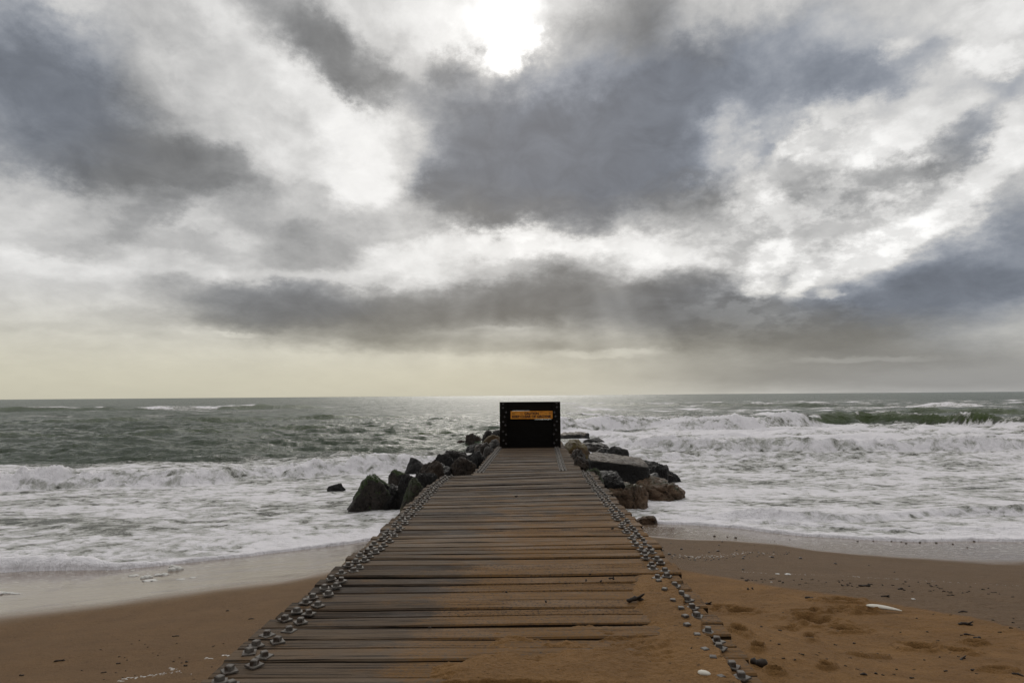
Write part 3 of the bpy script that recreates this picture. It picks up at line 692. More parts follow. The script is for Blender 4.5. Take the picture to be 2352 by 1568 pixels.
for (u, v) in bb:
    m = MB(); m.box((0, 0, .007), (.038, .038, .008), ch=.003); m.box((0, 0, .035), (.021, .021, .02), rz=random.uniform(0, 1), ch=.005)
    o = link('bolt', m.mesh('board_bolt'), m_iron2, board); o.location = (bx(u), -.126, bz(v)); o.rotation_euler = (R(90), random.uniform(0, 1.5), 0)
# sign
m_sign, t, p = new_mat('orange_sign_paint')
pos = objco(t); n = noise(t, pos, 6, 6, .7); n2 = noise(t, pos, 30, 3, .7)
c = mixc(t, mapr(t, n, .35, .7), (0.66, 0.24, 0.02), (0.84, 0.34, 0.03)); c = mixc(t, mapr(t, n2, .66, .75), c, (0.20, 0.06, 0.015))
setv(p.inputs['Base Color'], c); p.inputs['Roughness'].default_value = .5
m_let, t, p = new_mat('sign_lettering'); p.inputs['Base Color'].default_value = (0.022, 0.006, 0.008, 1); p.inputs['Roughness'].default_value = .6
m_fade, t, p = new_mat('faded_lettering'); p.inputs['Base Color'].default_value = (0.36, 0.125, 0.02, 1); p.inputs['Roughness'].default_value = .6
mb = MB(); mb.box(((bx(560) + bx(1757)) / 2, 0, (bz(385) + bz(610)) / 2), ((bx(1757) - bx(560)) / 2, .008, (bz(385) - bz(610)) / 2), ch=0)
sign = link('sign', mb.mesh('sign'), m_sign, board); sign.location = (0, -.075, 0)
mb = MB(); mb.box((bx(1400), 0, bz(379)), (0, 0, 0)) if False else None
def text(s_, u0, u1, v0, v1, mat, bold=0.0, name='lettering'):
    cu = bpy.data.curves.new('t', 'FONT'); cu.body = s_; cu.size = 1; cu.offset = bold; cu.extrude = 0.0
    o = bpy.data.objects.new('t', cu); COL.objects.link(o); dg_ = bpy.context.evaluated_depsgraph_get()
    me = bpy.data.meshes.new_from_object(o.evaluated_get(dg_)); bpy.data.objects.remove(o); me.materials.clear()
    co = np.zeros(len(me.vertices) * 3); me.vertices.foreach_get('co', co); co = co.reshape(-1, 3)
    mn, mx_ = co.min(0), co.max(0)
    X = bx(u0) + (co[:, 0] - mn[0]) / (mx_[0] - mn[0]) * (bx(u1) - bx(u0)); Zz = bz(v1) + (co[:, 1] - mn[1]) / (mx_[1] - mn[1]) * (bz(v0) - bz(v1))
    me.vertices.foreach_set('co', np.stack([X, np.full_like(X, -.0085 - .003), Zz], -1).ravel()); me.update()
    return link(name, me, mat, sign)
text('CAUTION', 955, 1360, 418, 490, m_let, .042); text('KEEP CLEAR OF GROYNE', 604, 1704, 504, 580, m_let, .042)
text('51', 608, 668, 430, 476, m_let, .01); text('51', 1648, 1712, 428, 468, m_let, .01)
mb = MB()
for (u0, u1, v0, v1) in ((835, 868, 448, 468), (874, 910, 450, 466), (695, 720, 412, 430), (728, 758, 416, 432), (1392, 1420, 412, 426), (1428, 1462, 414, 428), (1530, 1600, 448, 460)):
    mb.box(((bx(u0) + bx(u1)) / 2, -.0095, (bz(v0) + bz(v1)) / 2), ((bx(u1) - bx(u0)) / 2, .0015, (bz(v0) - bz(v1)) / 2))
link('faded_marks', mb.mesh('faded_marks'), m_fade, sign)

# ------------------------------------------------------------------ rocks
def rock_mat(name, a, b, algae=None, am=0.5, rough=.55, sandy=None, dry=False):
    m, t, p = new_mat(name); pos = objco(t)
    n = noise(t, pos, 1.8, 7, .65, .4); n2 = noise(t, pos, 9, 5, .7); n3 = noise(t, pos, 35, 4, .7)
    c = mixc(t, mapr(t, n, .32, .68), a, b); c = mixc(t, mapr(t, n2, .52, .66), c, tuple(x * .35 for x in a)); c = mixc(t, mapr(t, n3, .60, .72), c, tuple(min(1, x * 1.7) for x in b))
    if algae:
        g = t.nodes.new('ShaderNodeNewGeometry'); sx = t.nodes.new('ShaderNodeSeparateXYZ'); t.links.new(g.outputs['Normal'], sx.inputs[0])
        k = mth(t, 'ADD', mth(t, 'MULTIPLY', sx.outputs[2], .35), noise(t, pos, 2.4, 6, .7))
        k = mapr(t, k, 1.02 - am, 1.22 - am); c = mixc(t, k, c, algae)
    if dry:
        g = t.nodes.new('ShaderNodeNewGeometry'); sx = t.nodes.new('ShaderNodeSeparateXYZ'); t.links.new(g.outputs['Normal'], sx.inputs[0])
        c = mixc(t, mapr(t, sx.outputs[2], .45, .8), (0.010, 0.008, 0.007), c)  # every face not pointing up mixes to near-black, upward faces keep their colour
    if sandy:
        sp = t.nodes.new('ShaderNodeSeparateXYZ'); setv(sp.inputs[0], pos)
        k = mapr(t, mth(t, 'ADD', sp.outputs[2], mth(t, 'MULTIPLY', n2, .3)), .62, .32); c = mixc(t, k, c, sandy)
    setv(p.inputs['Base Color'], c); setv(p.inputs['Roughness'], mapr(t, n2, .3, .7, rough - .22, rough + .15)); p.inputs['Specular IOR Level'].default_value = .36
    b_ = bump(t, noise(t, pos, 4, 8, .72), 1.0, .22); b_ = bump(t, n3, .6, .015, b_); setv(p.inputs['Normal'], b_)
    return m
RM = dict(
 black=rock_mat('wet_black_rock', (0.004, 0.0035, 0.003), (0.016, 0.013, 0.011)),
 brown=rock_mat('dark_brown_rock', (0.016, 0.010, 0.006), (0.048, 0.029, 0.016)),
 moss=rock_mat('mossy_rock', (0.014, 0.012, 0.010), (0.060, 0.048, 0.040), (0.036, 0.060, 0.010), .42),
 mossy2=rock_mat('algae_boulder', (0.014, 0.012, 0.008), (0.040, 0.030, 0.018), (0.030, 0.042, 0.010), .5, sandy=(0.12, 0.09, 0.03)),
 grey=rock_mat('grey_top_rock', (0.010, 0.008, 0.007), (0.050, 0.040, 0.033)),
 tan=rock_mat('tan_rock', (0.075, 0.045, 0.024), (0.19, 0.120, 0.072), (0.045, 0.042, 0.015), .28),
 orange=rock_mat('orange_weed_rock', (0.045, 0.027, 0.012), (0.15, 0.085, 0.03), (0.10, 0.07, 0.015), .42),
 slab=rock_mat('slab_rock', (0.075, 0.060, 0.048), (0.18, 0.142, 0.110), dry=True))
from mathutils import noise as mn
def rock(x0, x1, ytop, ybot, Y, kind, label, depth=1.0, planes=12, seed=0, rot=0.0, flat=1.0, drop=None, sharp=26, lean=0.0, top=None, boxy=False, taper=.12, w=False):
    ex = (x1 - x0) * (.0 if boxy else .07); x0 -= ex; x1 += ex; sharp = sharp * 1.8
    r_ = random.Random(seed * 7 + 3)
    if w:
        Yf = 3 * F / (ybot - 916 + .0077 * x0); Y = Yf + depth * .35 * (x1 - x0) / F * Yf
    if w and taper == .12: taper = .20
    a = at_dist(x0, ytop, Y); b = at_dist(x1, ybot, Y)
    W_ = b[0] - a[0]; zt = a[2]; zb = min(b[2], zt - .1); zb = zt - 2.0 * (zt - zb) - .05 if drop is None else zb - drop
    if zb < .35: zb = min(zb, -.35)
    h = zt - zb; cx = (a[0] + b[0]) / 2
    bm = bmesh.new(); bmesh.ops.create_icosphere(bm, subdivisions=5 if Y < 26 else 4, radius=1)
    pl = []
    for i in range(planes + 4):
        v = Vector((r_.gauss(0, 1), r_.gauss(0, 1), r_.gauss(0, .8))).normalized(); pl.append((v, r_.uniform(.56, .84)))
    pl += [(Vector((0, 0, 1)) if top is None else Vector(top).normalized(), flat)]
    for q in range(3): pl.append((Vector((r_.gauss(0, .45), r_.gauss(0, .45), 1)).normalized(), r_.uniform(.50, .66)))
    if boxy: pl = [(Vector(q), k) for q, k in (((1, .12, .15), .8), ((-1, .05, .1), .85), ((.05, -1, .18), .5), ((0, 1, 0), .5), ((.7, -.7, .1), .8))] + [(Vector(top).normalized(), flat)]
    off = Vector((seed * 3.1, seed * 1.7, 0))
    for v in bm.verts:
        d = v.co.normalized(); acc = 1.0
        for n_, k in pl:
            q = d.dot(n_) / k
            if q > 0: acc += q ** sharp
        r0 = acc ** (-1 / sharp)
        nz_ = .25 if boxy else 1.0; rk_ = r0
        r0 *= 1 + .10 * mn.fractal(d * 1.5 + off, 1, 2, 3) + .06 * abs(mn.noise(d * 3.2 + off)) + .05 * mn.fractal(d * 9 + off, .8, 2, 4) + .02 * mn.noise(d * 22 + off)
        gq = abs(mn.noise(d * 2.3 + off * 1.7)); r0 -= .09 * max(0, 1 - gq / .07); gq = abs(mn.noise(d * 5 + off * .7)); r0 -= .035 * max(0, 1 - gq / .08)
        r0 = rk_ + (r0 - rk_) * nz_
        if d.z < 0: q = 1 / math.sqrt(max(.12, 1 - .93 * d.z * d.z)); v.co = Vector((d.x * q, d.y * q, d.z)) * r0
        else: q = (1 - .55 * d.z * d.z) ** -.5; v.co = Vector((d.x * q, d.y * q, d.z)) * r0
    mnx = min(v.co.x for v in bm.verts); mxx = max(v.co.x for v in bm.verts); mxz = max(v.co.z for v in bm.verts); mnz = min(v.co.z for v in bm.verts)
    for v in bm.verts:
        x = (v.co.x - (mnx + mxx) / 2) / (mxx - mnx) * W_; z = (v.co.z - mnz) / (mxz - mnz) * h; yy = v.co.y * W_ * .5 * depth
        x *= 1 - taper * max(0, z / h - .5) * 1.6
        x += lean * (z / h - .5) * W_
        v.co = (x, yy, z)
    me = bpy.data.meshes.new('rock'); bm.to_mesh(me); bm.free(); smooth(me)
    o = link('rock', me, RM[kind]); o.location = (cx, Y, zb); o.rotation_euler = (0, 0, 0)
    return tag(o, label, 'rock', group='rocks piled along both sides of the groyne')
RK = [
 (872,940,1112,1166,18.6,'black','low black rock in the gap between the mossy boulder and the round algae boulder',dict(seed=51,depth=1.2)),
 (940,1012,1084,1140,18.0,'black','shadowed black rock at the left deck edge below the angular brown one',dict(seed=52,depth=.7)),
 (968,1040,1066,1112,20.5,'black','dark rock filling the pile behind the angular brown one',dict(seed=53,depth=1.2)),
 (1050,1110,1034,1070,23.5,'black','dark rock filling the pile left of the lower deck bolts',dict(seed=54,depth=1.2)),
 (1086,1130,1014,1040,27.5,'brown','flat brown rock between the black hump and the board',dict(seed=55,depth=1.3)),
 (1350,1440,1084,1140,18.6,'black','black rock in the dark gap under the slab, beside the right deck edge',dict(seed=56,depth=1.1)),
 (1430,1520,1086,1122,20.6,'black','black rock under the right end of the slab',dict(seed=57,depth=1.2)),
 (1316,1372,1046,1092,20.8,'brown','brown rock wedged between the lower deck and the slab',dict(seed=58,depth=1.2)),
 (1340,1400,1028,1058,25.5,'black','black rock wedged above the slab beside the brown block',dict(seed=59,depth=1.2)),
 (796,900,1090,1172,18.0,'moss','large mossy green boulder standing in the foam, outermost on the left',dict(depth=.8,seed=61,w=True,lean=.16,sharp=12,taper=.34)),
 (840,912,1087,1163,18.7,'moss','rounded grey green boulder between the outermost mossy one and the dark gap',dict(depth=.9,seed=62,w=True,sharp=12,taper=.2)),
 (888,934,1077,1115,20.3,'moss','small dark rock with a bright green left cap behind the big mossy boulder',dict(seed=3,w=True)),
 (906,966,1086,1160,18.4,'black','black boulder with a pale wet rim, behind the round algae boulder',dict(seed=4,sharp=9)),
 (916,985,1097,1176,16.6,'mossy2','round algae covered boulder with a yellow brown foot against the left deck edge',dict(seed=5,depth=.8,sharp=7)),
 (952,1026,1056,1120,19.0,'brown','angular brown rock with a peaked top beside the left deck edge',dict(seed=6,lean=.1)),
 (924,992,1050,1092,21.8,'black','jagged black rock at the left with surf splashing behind it',dict(seed=7,w=True)),
 (1004,1026,1047,1062,24.5,'black','tiny black rock poking up behind the long dark one on the left',dict(seed=8)),
 (990,1046,1040,1078,22.8,'black','low black rock lying left of the long dark boulder',dict(seed=9)),
 (1022,1086,1033,1072,23.4,'grey','long dark boulder with a grey sloping top left of the lower deck',dict(seed=10,lean=-.1)),
 (1031,1098,1048,1096,20.8,'brown','brown pyramid shaped rock against the start of the left bolt row',dict(seed=11,planes=6,lean=.05)),
 (1060,1114,1017,1050,26.4,'black','black hump of rock halfway along the left of the lower deck',dict(seed=12,w=True)),
 (1088,1126,1036,1062,23.6,'grey','rough broken rock touching the left bolt row of the lower deck',dict(seed=13)),
 (1108,1142,1024,1050,26.0,'grey','small rough rock touching the left bolt row near the board',dict(seed=14)),
 (1064,1092,994,1030,31.5,'brown','brown rock on the far left below the small humps by the board',dict(seed=15,w=True)),
 (1082,1116,997,1028,30.5,'brown','smooth brown rock next to the far left pile, nearer the board',dict(seed=16,w=True)),
 (1046,1070,1010,1028,31.0,'brown','low pointed rock at the seaward left tip of the pile',dict(seed=17,w=True,lean=.2)),
 (1108,1132,987,1008,34.5,'grey','small round rock at the far end left of the board',dict(seed=18)),
 (1124,1160,984,1008,34.0,'grey','pale hump of rock half hidden behind the left edge of the board',dict(seed=19)),
 (1108,1158,997,1028,32.0,'orange','reddish brown block beside the left edge of the board',dict(seed=20)),
 (1116,1158,1008,1030,29.5,'grey','rough grey rock at the foot of the board on the left',dict(seed=21)),
 (752,792,1110,1126,21.0,'black','small black rock awash in the foam left of the pile',dict(seed=22,w=True,depth=.6,drop=.2)),
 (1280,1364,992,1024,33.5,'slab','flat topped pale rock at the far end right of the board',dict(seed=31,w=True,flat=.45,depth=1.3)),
 (1340,1396,1004,1032,31.0,'black','dark rounded rock on the far right shoulder of the pile',dict(seed=32,w=True,depth=1.2)),
 (1280,1352,1009,1036,28.6,'orange','orange brown weedy rock right against the board',dict(seed=33)),
 (1330,1412,1016,1056,27.6,'grey','grey topped rock left of the long black one, right of the lower deck',dict(seed=34,w=True,flat=.6)),
 (1380,1456,1024,1064,26.2,'black','long black rock sloping to the surf on the right',dict(seed=35,w=True,flat=.6,top=(.35,0,1))),
 (1304,1356,1029,1088,23.4,'brown','upright brown block beside the right edge of the lower deck',dict(seed=36,planes=5)),
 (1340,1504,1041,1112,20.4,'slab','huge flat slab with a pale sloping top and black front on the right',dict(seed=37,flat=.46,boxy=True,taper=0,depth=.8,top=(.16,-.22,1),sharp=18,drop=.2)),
 (1452,1514,1057,1080,23.0,'black','low black ridge behind the right end of the big slab',dict(seed=38,w=True)),
 (1484,1538,1063,1112,20.2,'black','black lump at the right end of the big slab',dict(seed=39,w=True)),
 (1524,1566,1081,1106,19.8,'black','jagged little black rock furthest right in the foam',dict(seed=40,w=True,lean=-.2)),
 (1334,1386,1073,1120,17.0,'mossy2','rounded grey green rock against the bolts of the right deck edge',dict(seed=41,sharp=8)),
 (1410,1454,1096,1124,17.6,'brown','small pointed brown rock below the black face of the slab',dict(seed=42,w=True)),
 (1376,1490,1108,1168,15.7,'tan','broad tan rock nearest the right deck edge, its foot in shallow water',dict(seed=43,w=True,flat=.62,top=(0,-.1,1),sharp=9)),
 (1446,1572,1095,1150,17.0,'tan','tan boulder with dark green weed on top at the right end of the pile',dict(seed=44,w=True,flat=.7,top=(.15,0,1))),
 (1385,1450,1100,1130,17.2,'tan','low tan rock filling the gap between the slab and the deck edge',dict(seed=45,w=True)),
 (1452,1516,1182,1200,14.9,'tan','wet rock washed over by a small wave right of the deck',dict(seed=46,w=True,sharp=7,drop=.15)),
 (1490,1511,1037,1046,33.5,'black','tiny black rock showing in the surf beyond the right pile',dict(seed=47,w=True,drop=.2)),
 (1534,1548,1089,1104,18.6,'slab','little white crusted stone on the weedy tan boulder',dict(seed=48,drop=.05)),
]
for (x0, x1, yt, yb, Y, k, lab, kw) in RK: rock(x0, x1, yt, yb, Y, k, lab, **kw)

# ------------------------------------------------------------------ small things on the beach
def lump_mesh(name, r, fl=.6, seed=0, rgh=.25, sub=2):
    bm = bmesh.new(); bmesh.ops.create_icosphere(bm, subdivisions=sub, radius=1); o = Vector((seed * 2.3, seed, 0))
    for v in bm.verts:
        d = v.co.copy(); k = 1 + rgh * mn.fractal(d * 1.6 + o, 1, 2, 3); v.co = (d.x * k * r[0], d.y * k * r[1], d.z * k * r[2])
    me = bpy.data.meshes.new(name); bm.to_mesh(me); bm.free(); smooth(me); return me
m_peb, t, p = new_mat('dark_pebble'); n = noise(t, objco(t), 5, 3)
setv(p.inputs['Base Color'], mixc(t, n, (0.02, 0.014, 0.010), (0.07, 0.045, 0.03))); p.inputs['Roughness'].default_value = .4
m_weed, t, p = new_mat('dried_weed'); n = noise(t, objco(t), 30, 3)
setv(p.inputs['Base Color'], mixc(t, n, (0.010, 0.006, 0.004), (0.035, 0.020, 0.010))); p.inputs['Roughness'].default_value = .7
m_bone, t, p = new_mat('cuttlebone_white'); n = noise(t, objco(t), 30, 3)
setv(p.inputs['Base Color'], mixc(t, n, (0.50, 0.46, 0.38), (0.72, 0.69, 0.62))); p.inputs['Roughness'].default_value = .7
m_foam, t, p = new_mat('sea_foam'); n = noise(t, objco(t), 40, 4, .7)
setv(p.inputs['Base Color'], mixc(t, n, (0.50, 0.48, 0.44), (0.74, 0.73, 0.71))); p.inputs['Roughness'].default_value = .8
setv(p.inputs['Normal'], bump(t, n, .6, .01))
PB = [lump_mesh('pebble', (1, .85, .6), seed=i) for i in range(6)]
for me in PB: me.materials.append(m_peb)
def ground(px, py):
    return on_func(px, py, sandz)
def pebble(px, py, rpx, label, grp, i):
    g = ground(px, py); r_ = rpx / F * g[1]
    o = link('pebble', PB[i % 6]); o.location = (g[0], g[1], g[2] + r_ * .25); o.scale = (r_, r_, r_); o.rotation_euler = (0, 0, random.uniform(0, 6))
    tag(o, label, 'pebble', grp)
c5 = lambda cx, cy: (1392.4 + cx * .24, 1223 + cy * .24)
c8 = lambda cx, cy: (1693.4 + cx * .28, 1223 + cy * .28)
c7 = lambda cx, cy: (cx * .28, 1223 + cy * .28)
i = 0
big = [((1035,35),3.4),((1240,50),3.4),((1160,40),2.2),((1110,88),2.8),((1080,120),2.4),((1070,178),4.0),((720,160),3.6),((985,188),2.4),((1250,170),2.2),((535,142),2.4),((605,210),4),((480,100),1.8),((1310,248),3.4),((1590,238),4.2),((790,235),3.2),((620,102),1.6),((890,158),1.3),((760,66),1.3),((1757,67),1.6),((1610,77),1.2),((1420,120),1.2),((1275,128),1.0),((545,172),3)]
BL = ['dark pebble near the foam, left of the pair beside the white wash','roundest of the pebbles lying nearest the foam','flat pebble between the two pebbles nearest the foam','oval pebble below the three nearest the foam','pebble just above the big dark one on the glossy sand','big dark pebble in the middle of the glossy sand',
 'jagged dark pebble midway between the deck and the big one','small pebble left of the big dark one','pebble right of the big dark one, above the shingle','pebble beside the deck edge above the shingle','largest pebble at the deck end of the shingle line','tiny pebble touching the deck edge','dark pebble in the middle of the shingle line',
 'dark clump of stone near the right end of the shingle line','pebble in the left half of the shingle line','tiny stone above the jagged pebble','tiny stone right of the jagged pebble','tiny stone up the glossy sand near the deck','small stone far right under the foam curve','tiny stone right of the roundest pebble','tiny stone alone on the glossy sand above the shingle end','speck of stone beside the big dark pebble','upper pebble of two beside the deck edge']
for (q, r_) in big: pebble(*c5(*q), r_, BL[i], 'scattered pebbles on the wet sand', i); i += 1
pebble(*c5(1860, 248), 4.4, 'lone round dark pebble at the right end of the shingle line', 'scattered pebbles on the wet sand', i)
pebble(*c5(2195, 298), 3.6, 'flat dark stone at the edge between glossy and brown sand', 'scattered pebbles on the wet sand', i + 1)
pebble(*c5(1310, 355), 3.2, 'small dark stone on brown sand between the shingle and the white scum line', 'scattered pebbles on the wet sand', i + 2)
rp = random.Random(5)
for k in range(75):
    f = rp.random(); cx = 620 + f * 1130; cy = 232 + 22 * math.sin(f * 5) - 12 * f + rp.gauss(0, 13)
    pebble(*c5(cx, cy), rp.uniform(.9, 2.2), 'tiny pebble in the thin line of shingle right of the groyne', 'line of shingle', k)
for k, (cx, cy) in enumerate([(988,67),(1115,62),(1265,66),(1345,70),(1385,83),(1497,77),(1633,78),(1768,87),(1943,67),(1988,62),(1350,62),(1500,70)]):
    pebble(*c8(cx, cy + 6), rp.uniform(1.8, 3.2), ['first','third','fourth','sixth','eighth','ninth','tenth','eleventh','twelfth','last but one','fifth','seventh'][k] + ' small pebble from the left just below the foam edge', 'pebbles along the foam edge', k)
for k, (cx, cy) in enumerate([(1288,323),(1887,123),(807,255),(1080,270)]):
    pebble(*c8(cx, cy), 2.2, ['small stone alone on the brown sand at the right', 'small stone on the glossy sand far to the right', 'flat stone on the wet line above the white scum', 'stone on the wet line with a scrap of foam beside it'][k], 'scattered pebbles on the wet sand', k)

def stick(px, py, wpx, ang, th, label, name='driftwood', cat='driftwood', grp=None, mat=None, bend=.15, seed=0, surf=None, lift=.3, knots=5, fork=False):
    g = surf(px, py) if surf else ground(px, py); L = wpx / F * g[1]; r_ = th / F * g[1]
    rr_ = random.Random(seed); bm = bmesh.new(); n = 9; K = 7
    def tube(pts, rad):
        rings = []
        for a, (q, rd) in enumerate(zip(pts, rad)):
            tdir = (pts[min(a + 1, len(pts) - 1)] - pts[max(a - 1, 0)]).normalized(); s_ = Vector((0, 0, 1)).cross(tdir).normalized(); up = tdir.cross(s_)
            rings.append([bm.verts.new(q + (s_ * math.cos(6.283 * j / K) + up * math.sin(6.283 * j / K)) * rd * rr_.uniform(.8, 1.2)) for j in range(K)])
        for a in range(len(rings) - 1):
            for j in range(K): bm.faces.new((rings[a][j], rings[a][(j + 1) % K], rings[a + 1][(j + 1) % K], rings[a + 1][j]))
        bm.faces.new(rings[0][::-1]); bm.faces.new(rings[-1])
    pts = [Vector(((k / (n - 1) - .5) * L, bend * L * math.sin(k / (n - 1) * 3.1) + rr_.gauss(0, .02) * L, r_ * (.5 + lift * math.sin(k * .9 + seed)))) for k in range(n)]
    tube(pts, [r_ * rr_.uniform(.7, 1.25) * (.55 if k in (0, n - 1) else 1) for k in range(n)])
    if fork:
        p0 = pts[5]; tube([p0 + Vector((.12 * L * k, -.09 * L * k, r_ * k * .9)) for k in range(4)], [r_ * .7, r_ * .6, r_ * .5, r_ * .25])
    me = bpy.data.meshes.new(name); bm.to_mesh(me); bm.free(); smooth(me)
    o = link(name, me, mat or m_weed); o.location = g; o.rotation_euler = (0, 0, R(ang)); tag(o, label, cat, grp); return o
ST = [((595,541),20,-15,2.6,'short dark stick lying at the edge of the dry sand'),((1045,440),26,0,2.4,'dark matted strip of weed on the scum line'),((1340,466),13,10,2,'short scrap of weed right of the matted strip'),
      ((1215,525),18,-10,1.6,'hooked piece of weed on the damp brown sand'),((1850,655),24,10,1.6,'curled strip of weed far right on the damp sand'),((1875,758),28,-20,3.4,'knobbly black weed clump on the sand at the right'),
      ((1900,842),20,-30,1.8,'thin broken weed stalk under the knobbly clump'),((1970,875),17,0,3,'flat dark shell like scrap at the end of the weed stalk'),((1955,1135),18,-15,2.6,'black twist of weed near the lower right corner'),
      ((1855,1040),20,35,2.4,'forked scrap of weed above the black twist'),((2300,1165),22,-50,2.2,'long tangled weed at the very right edge'),((690,1050),9,50,2.2,'small dark scrap in the middle of the right sand'),
      ((1140,1158),6,10,2.4,'round dark scrap near the bottom of the right sand'),((1435,1195),10,0,2.2,'flat scrap of weed by the bottom edge'),((525,1000),13,-40,1.4,'thin splinter of wood on the dry sand'),
      ((590,870),22,-30,2.2,'dark stick half buried below the footprints'),((1650,945),14,-5,3.2,'dark knot of weed beside the wide footprint'),((1040,1170),14,-15,2.6,'grey flat scrap of wood low on the right sand'),((2100,720),8,-60,1,'hair thin twig on the far right sand'),((345,918),7,20,1.8,'speck of weed left of the long footprint')]
for k, (q, w_, a, th, lab) in enumerate(ST): stick(*c8(*q), w_, a, th, lab, name='seaweed' if 'weed' in lab else 'driftwood', cat='seaweed' if 'weed' in lab else 'driftwood', seed=k, fork=(k in (3, 5, 8, 9)))
stick(*c8(178, 1090), 36, -40, 9, 'thick black chunk of driftwood beside the right deck edge', seed=77, bend=.05)
stick(*c5(960, 690), 26, -25, 2.6, 'dark twig curling up against the right deck edge', name='twig', cat='twig', seed=78, fork=True)
stick(*c5(1360, 545), 8, 50, 1.6, 'left of two upright weed stalks on the dry sand', name='seaweed', cat='seaweed', seed=79, lift=1.5)
stick(*c5(1405, 540), 9, 80, 1.6, 'right of two upright weed stalks on the dry sand', name='seaweed', cat='seaweed', seed=80, lift=1.5)
SL = [((485,1057),22,20,1.8,'forked black twig on the brown sand at the left'),((175,1173),9,5,2,'short dark stick in the lower left corner'),((970,1075),9,10,1.6,'short weed stalk in the middle of the left sand'),((1440,850),16,5,1.4,'thin bent twig on the left sand below the wet band'),
      ((1865,642),7,10,1.4,'dark scrap where the wet band ends on the left'),((2060,708),12,8,1.2,'thin twig on the left sand close to the deck edge'),((1530,1062),6,0,1.8,'upper of two dark scraps near the left deck edge'),((1520,1095),7,10,1.8,'lower of two dark scraps near the left deck edge'),((850,1148),12,30,1.2,'slanting splinter low on the left sand')]
for k, (q, w_, a, th, lab) in enumerate(SL): stick(*c7(*q), w_, a, th, lab, name='twig', cat='twig', seed=100 + k, fork=(k == 0))
for k in range(26):
    stick(*c7(rp.uniform(650, 1950), rp.uniform(860, 1210)), rp.uniform(2.5, 5), rp.uniform(-20, 30), rp.uniform(.7, 1.2), 'tiny speck of weed on the left brown sand', name='seaweed', cat='seaweed', grp='specks of weed on the left sand', seed=200 + k)
for k in range(72):
    f = rp.random(); cx = f * 2300; cy = 382 + 62 * f ** .8 + 85 * max(0, f - .3) + rp.gauss(0, 9 + 16 * f)
    stick(*c8(cx, cy), rp.uniform(2.5, 9), rp.uniform(-15, 10), rp.uniform(.7, 1.3), 'tiny scrap of weed along the tide line on the right', name='seaweed', cat='seaweed', grp='scraps of weed along the tide line', seed=300 + k)
for k in range(48):
    stick(*c8(rp.uniform(150, 2340), rp.uniform(600, 1180)), rp.uniform(3, 9), rp.uniform(-40, 15), rp.uniform(.8, 1.6), 'small dark scrap of weed scattered on the dry orange sand', name='seaweed', cat='seaweed', grp='scraps of weed on the dry sand', seed=400 + k)
# cuttlebone
g = ground(*c8(1205, 648)); L = 72 / F * g[1]
bm = bmesh.new(); bmesh.ops.create_icosphere(bm, subdivisions=3, radius=1)
for v in bm.verts:
    x = v.co.x; k = (1 - .35 * x); v.co = (x * L / 2, v.co.y * L * .13 * k, v.co.z * L * .055 * k + .02 * L * (1 - x * x))
me = bpy.data.meshes.new('cuttlebone'); bm.to_mesh(me); bm.free(); smooth(me)
o = link('cuttlebone', me, m_bone); o.location = (g[0], g[1], g[2] + .035); o.rotation_euler = (0, R(3), R(-24)); tag(o, 'long white cuttlebone lying on the dry sand at the right', 'cuttlebone')
# things on the deck
def deckpt(px, py):
    x, y_ = d1(px, py); return np.array([x, y_, deck1_z(y_) + .012])
g = deckpt(1618, 1560); me = lump_mesh('shell', (.034, .022, .014), seed=3, rgh=.15)
o = link('shell', me, m_bone); o.location = (g[0], g[1], g[2] + .02); o.rotation_euler = (0, 0, -.5); tag(o, 'pale shell on the sand covered deck near the bottom edge', 'shell')
DK = [(c5(280,668),40,0,5,'dark tangle of weed on the planks near the right bolts'),(c5(50,455),14,-25,2.0,'short twig on the planks between the tangle and the middle'),(c5(800,1155),15,40,3.0,'dark twig on the sandy deck beside the right bolts'),
      ((1047,1534),9,20,2.2,'x'),]
for k, (q, w_, a, th, lab) in enumerate(DK[:3]): stick(*q, w_, a, th, lab, name='seaweed' if 'weed' in lab else 'twig', cat='seaweed' if 'weed' in lab else 'twig', seed=500 + k, surf=deckpt, fork=True)
c6 = lambda cx, cy: (940.8 + cx * .2802, 1129 + cy * .2802)
for k, (cx, cy, lab) in enumerate([(165,1130,'dark crumb of weed on the sand at the left of the deck'),(1310,1350,'dark crumb of weed above the open gap low on the deck'),(1480,690,'small black pellet on the planks above the dark tangle'),(1570,748,'black pellet lying in the plank gap'),(1450,740,'flat dark scrap left of the black pellets'),(1120,915,'tiny upright chip in the middle of the deck'),(795,835,'tiny chip on the planks left of the middle'),(1665,312,'reddish leaf scrap beside the right bolts'),(875,45,'dark chip far up the deck'),(1450,1450,'dark crumb of weed on the lowest planks')]):
    stick(*c6(cx, cy), 7, 20 * k, 1.8, lab, name='seaweed' if 'weed' in lab else 'scrap', cat='seaweed' if 'weed' in lab else 'scrap', seed=520 + k, surf=deckpt)

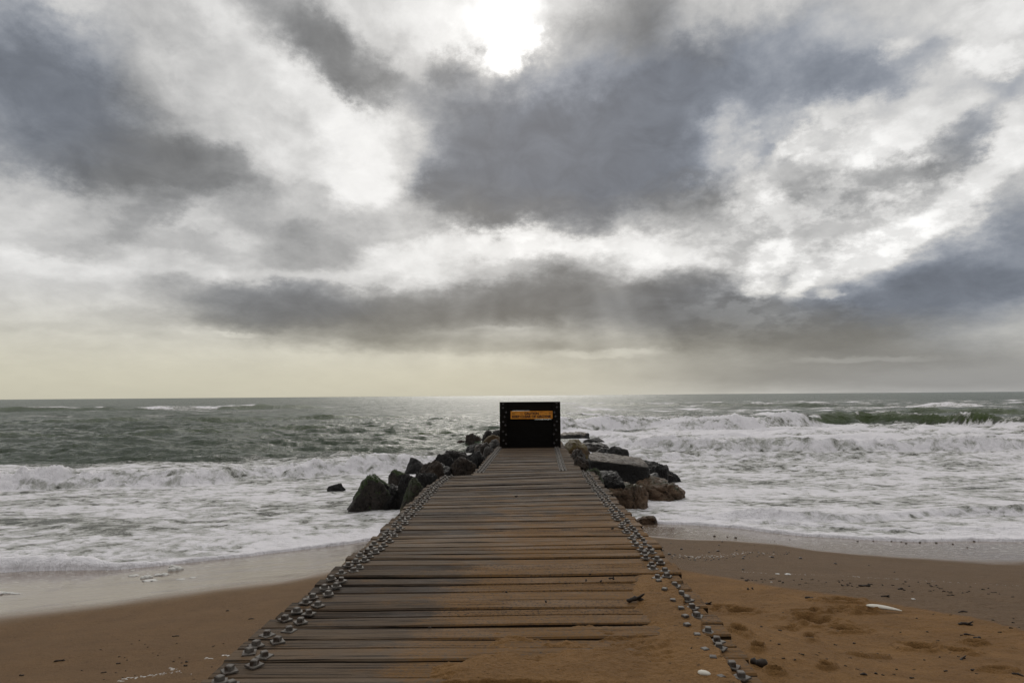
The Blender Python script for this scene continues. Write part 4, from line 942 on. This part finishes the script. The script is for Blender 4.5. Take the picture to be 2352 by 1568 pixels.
# ------------------------------------------------------------------ foam left on the sand
mb_v = []; bm = bmesh.new()
def fblob(px, py, wpx, hpx, seed, flat_=.7):
    g = ground(px, py); rx = wpx / 2 / F * g[1]; h = hpx / F * g[1]; o = Vector((seed * 2.1, 0, seed))
    r_ = bmesh.ops.create_icosphere(bm, subdivisions=3, radius=1)
    for v in r_['verts']:
        d = v.co.copy(); k = 1 + .35 * mn.fractal(d * 2 + o, 1, 2, 4)
        v.co = (g[0] + d.x * k * rx, g[1] + d.y * k * rx * flat_, g[2] + d.z * k * h * .8)
for k, (cx, cy, w_, h_) in enumerate([(1200,372,90,50),(1290,352,60,30),(1345,348,80,36),(1410,312,70,50),(1450,305,90,60),(1420,278,60,30),(1100,354,80,24),(1485,384,70,16),(1190,275,60,26),(1585,368,60,12),(1230,395,120,20),(1090,310,40,14)]):
    fblob(*c7(cx, cy), w_ * .28, h_ * .28 * .6, k)
for k, (cx, cy, w_) in enumerate([(990,1215,70),(1040,1198,90),(1100,1188,80),(1180,1180,60),(1240,1170,70),(1300,1160,50),(1350,1153,40),(1440,1115,80),(1465,1138,40),(1715,1030,80),(1860,1005,90),(1565,1160,20),(1400,1150,30)]):
    for j in range(9):
        fblob(*c7(cx + rp.gauss(0, w_ * .33), cy + rp.gauss(0, 4)), w_ * .28 * rp.uniform(.08, .38), rp.uniform(.3, .8), 30 + k + j, .45)
for k in range(14): fblob(-10 + 4.2 * k, 1364 - 2 * math.sin(k * .22) + rp.gauss(0, .8), 26 - k * 1.2, 7 * (1 - k / 15), 500 + k, .5)
me = bpy.data.meshes.new('foam_scraps'); bm.to_mesh(me); bm.free(); smooth(me)
tag(link('foam_scraps', me, m_foam), 'clumps and streaks of white foam left on the sand left of the groyne', 'foam', kind='stuff')
bm = bmesh.new()
for k in range(120):
    f = rp.random() ** 1.2; fblob(*c8(20 + 2300 * f, 318 + 78 * f ** .8 + 60 * max(0, f - .35) + rp.gauss(0, 1.6)), rp.uniform(.7, 3.5) * (1 - .4 * f), rp.uniform(.2, .45), 60 + k, .5)
for (cx, cy, w_, h_) in ((415,342,14,3), (330,338,10,1.5), (1443,545,10,2), (280,405,5,1.5)): fblob(*c8(cx, cy), w_, h_, int(cx))
for k in range(90):
    f = rp.random(); fblob(*c5(640 + f * 980, 212 + 20 * math.sin(f * 6) + rp.gauss(0, 8)), rp.uniform(1, 5), rp.uniform(.15, .35), 90 + k, .5)
me = bpy.data.meshes.new('scum_line'); bm.to_mesh(me); bm.free(); smooth(me)
tag(link('scum_line', me, m_foam), 'thin broken line of white scum on the brown sand right of the groyne', 'foam', kind='stuff')

S.render.engine = 'CYCLES'
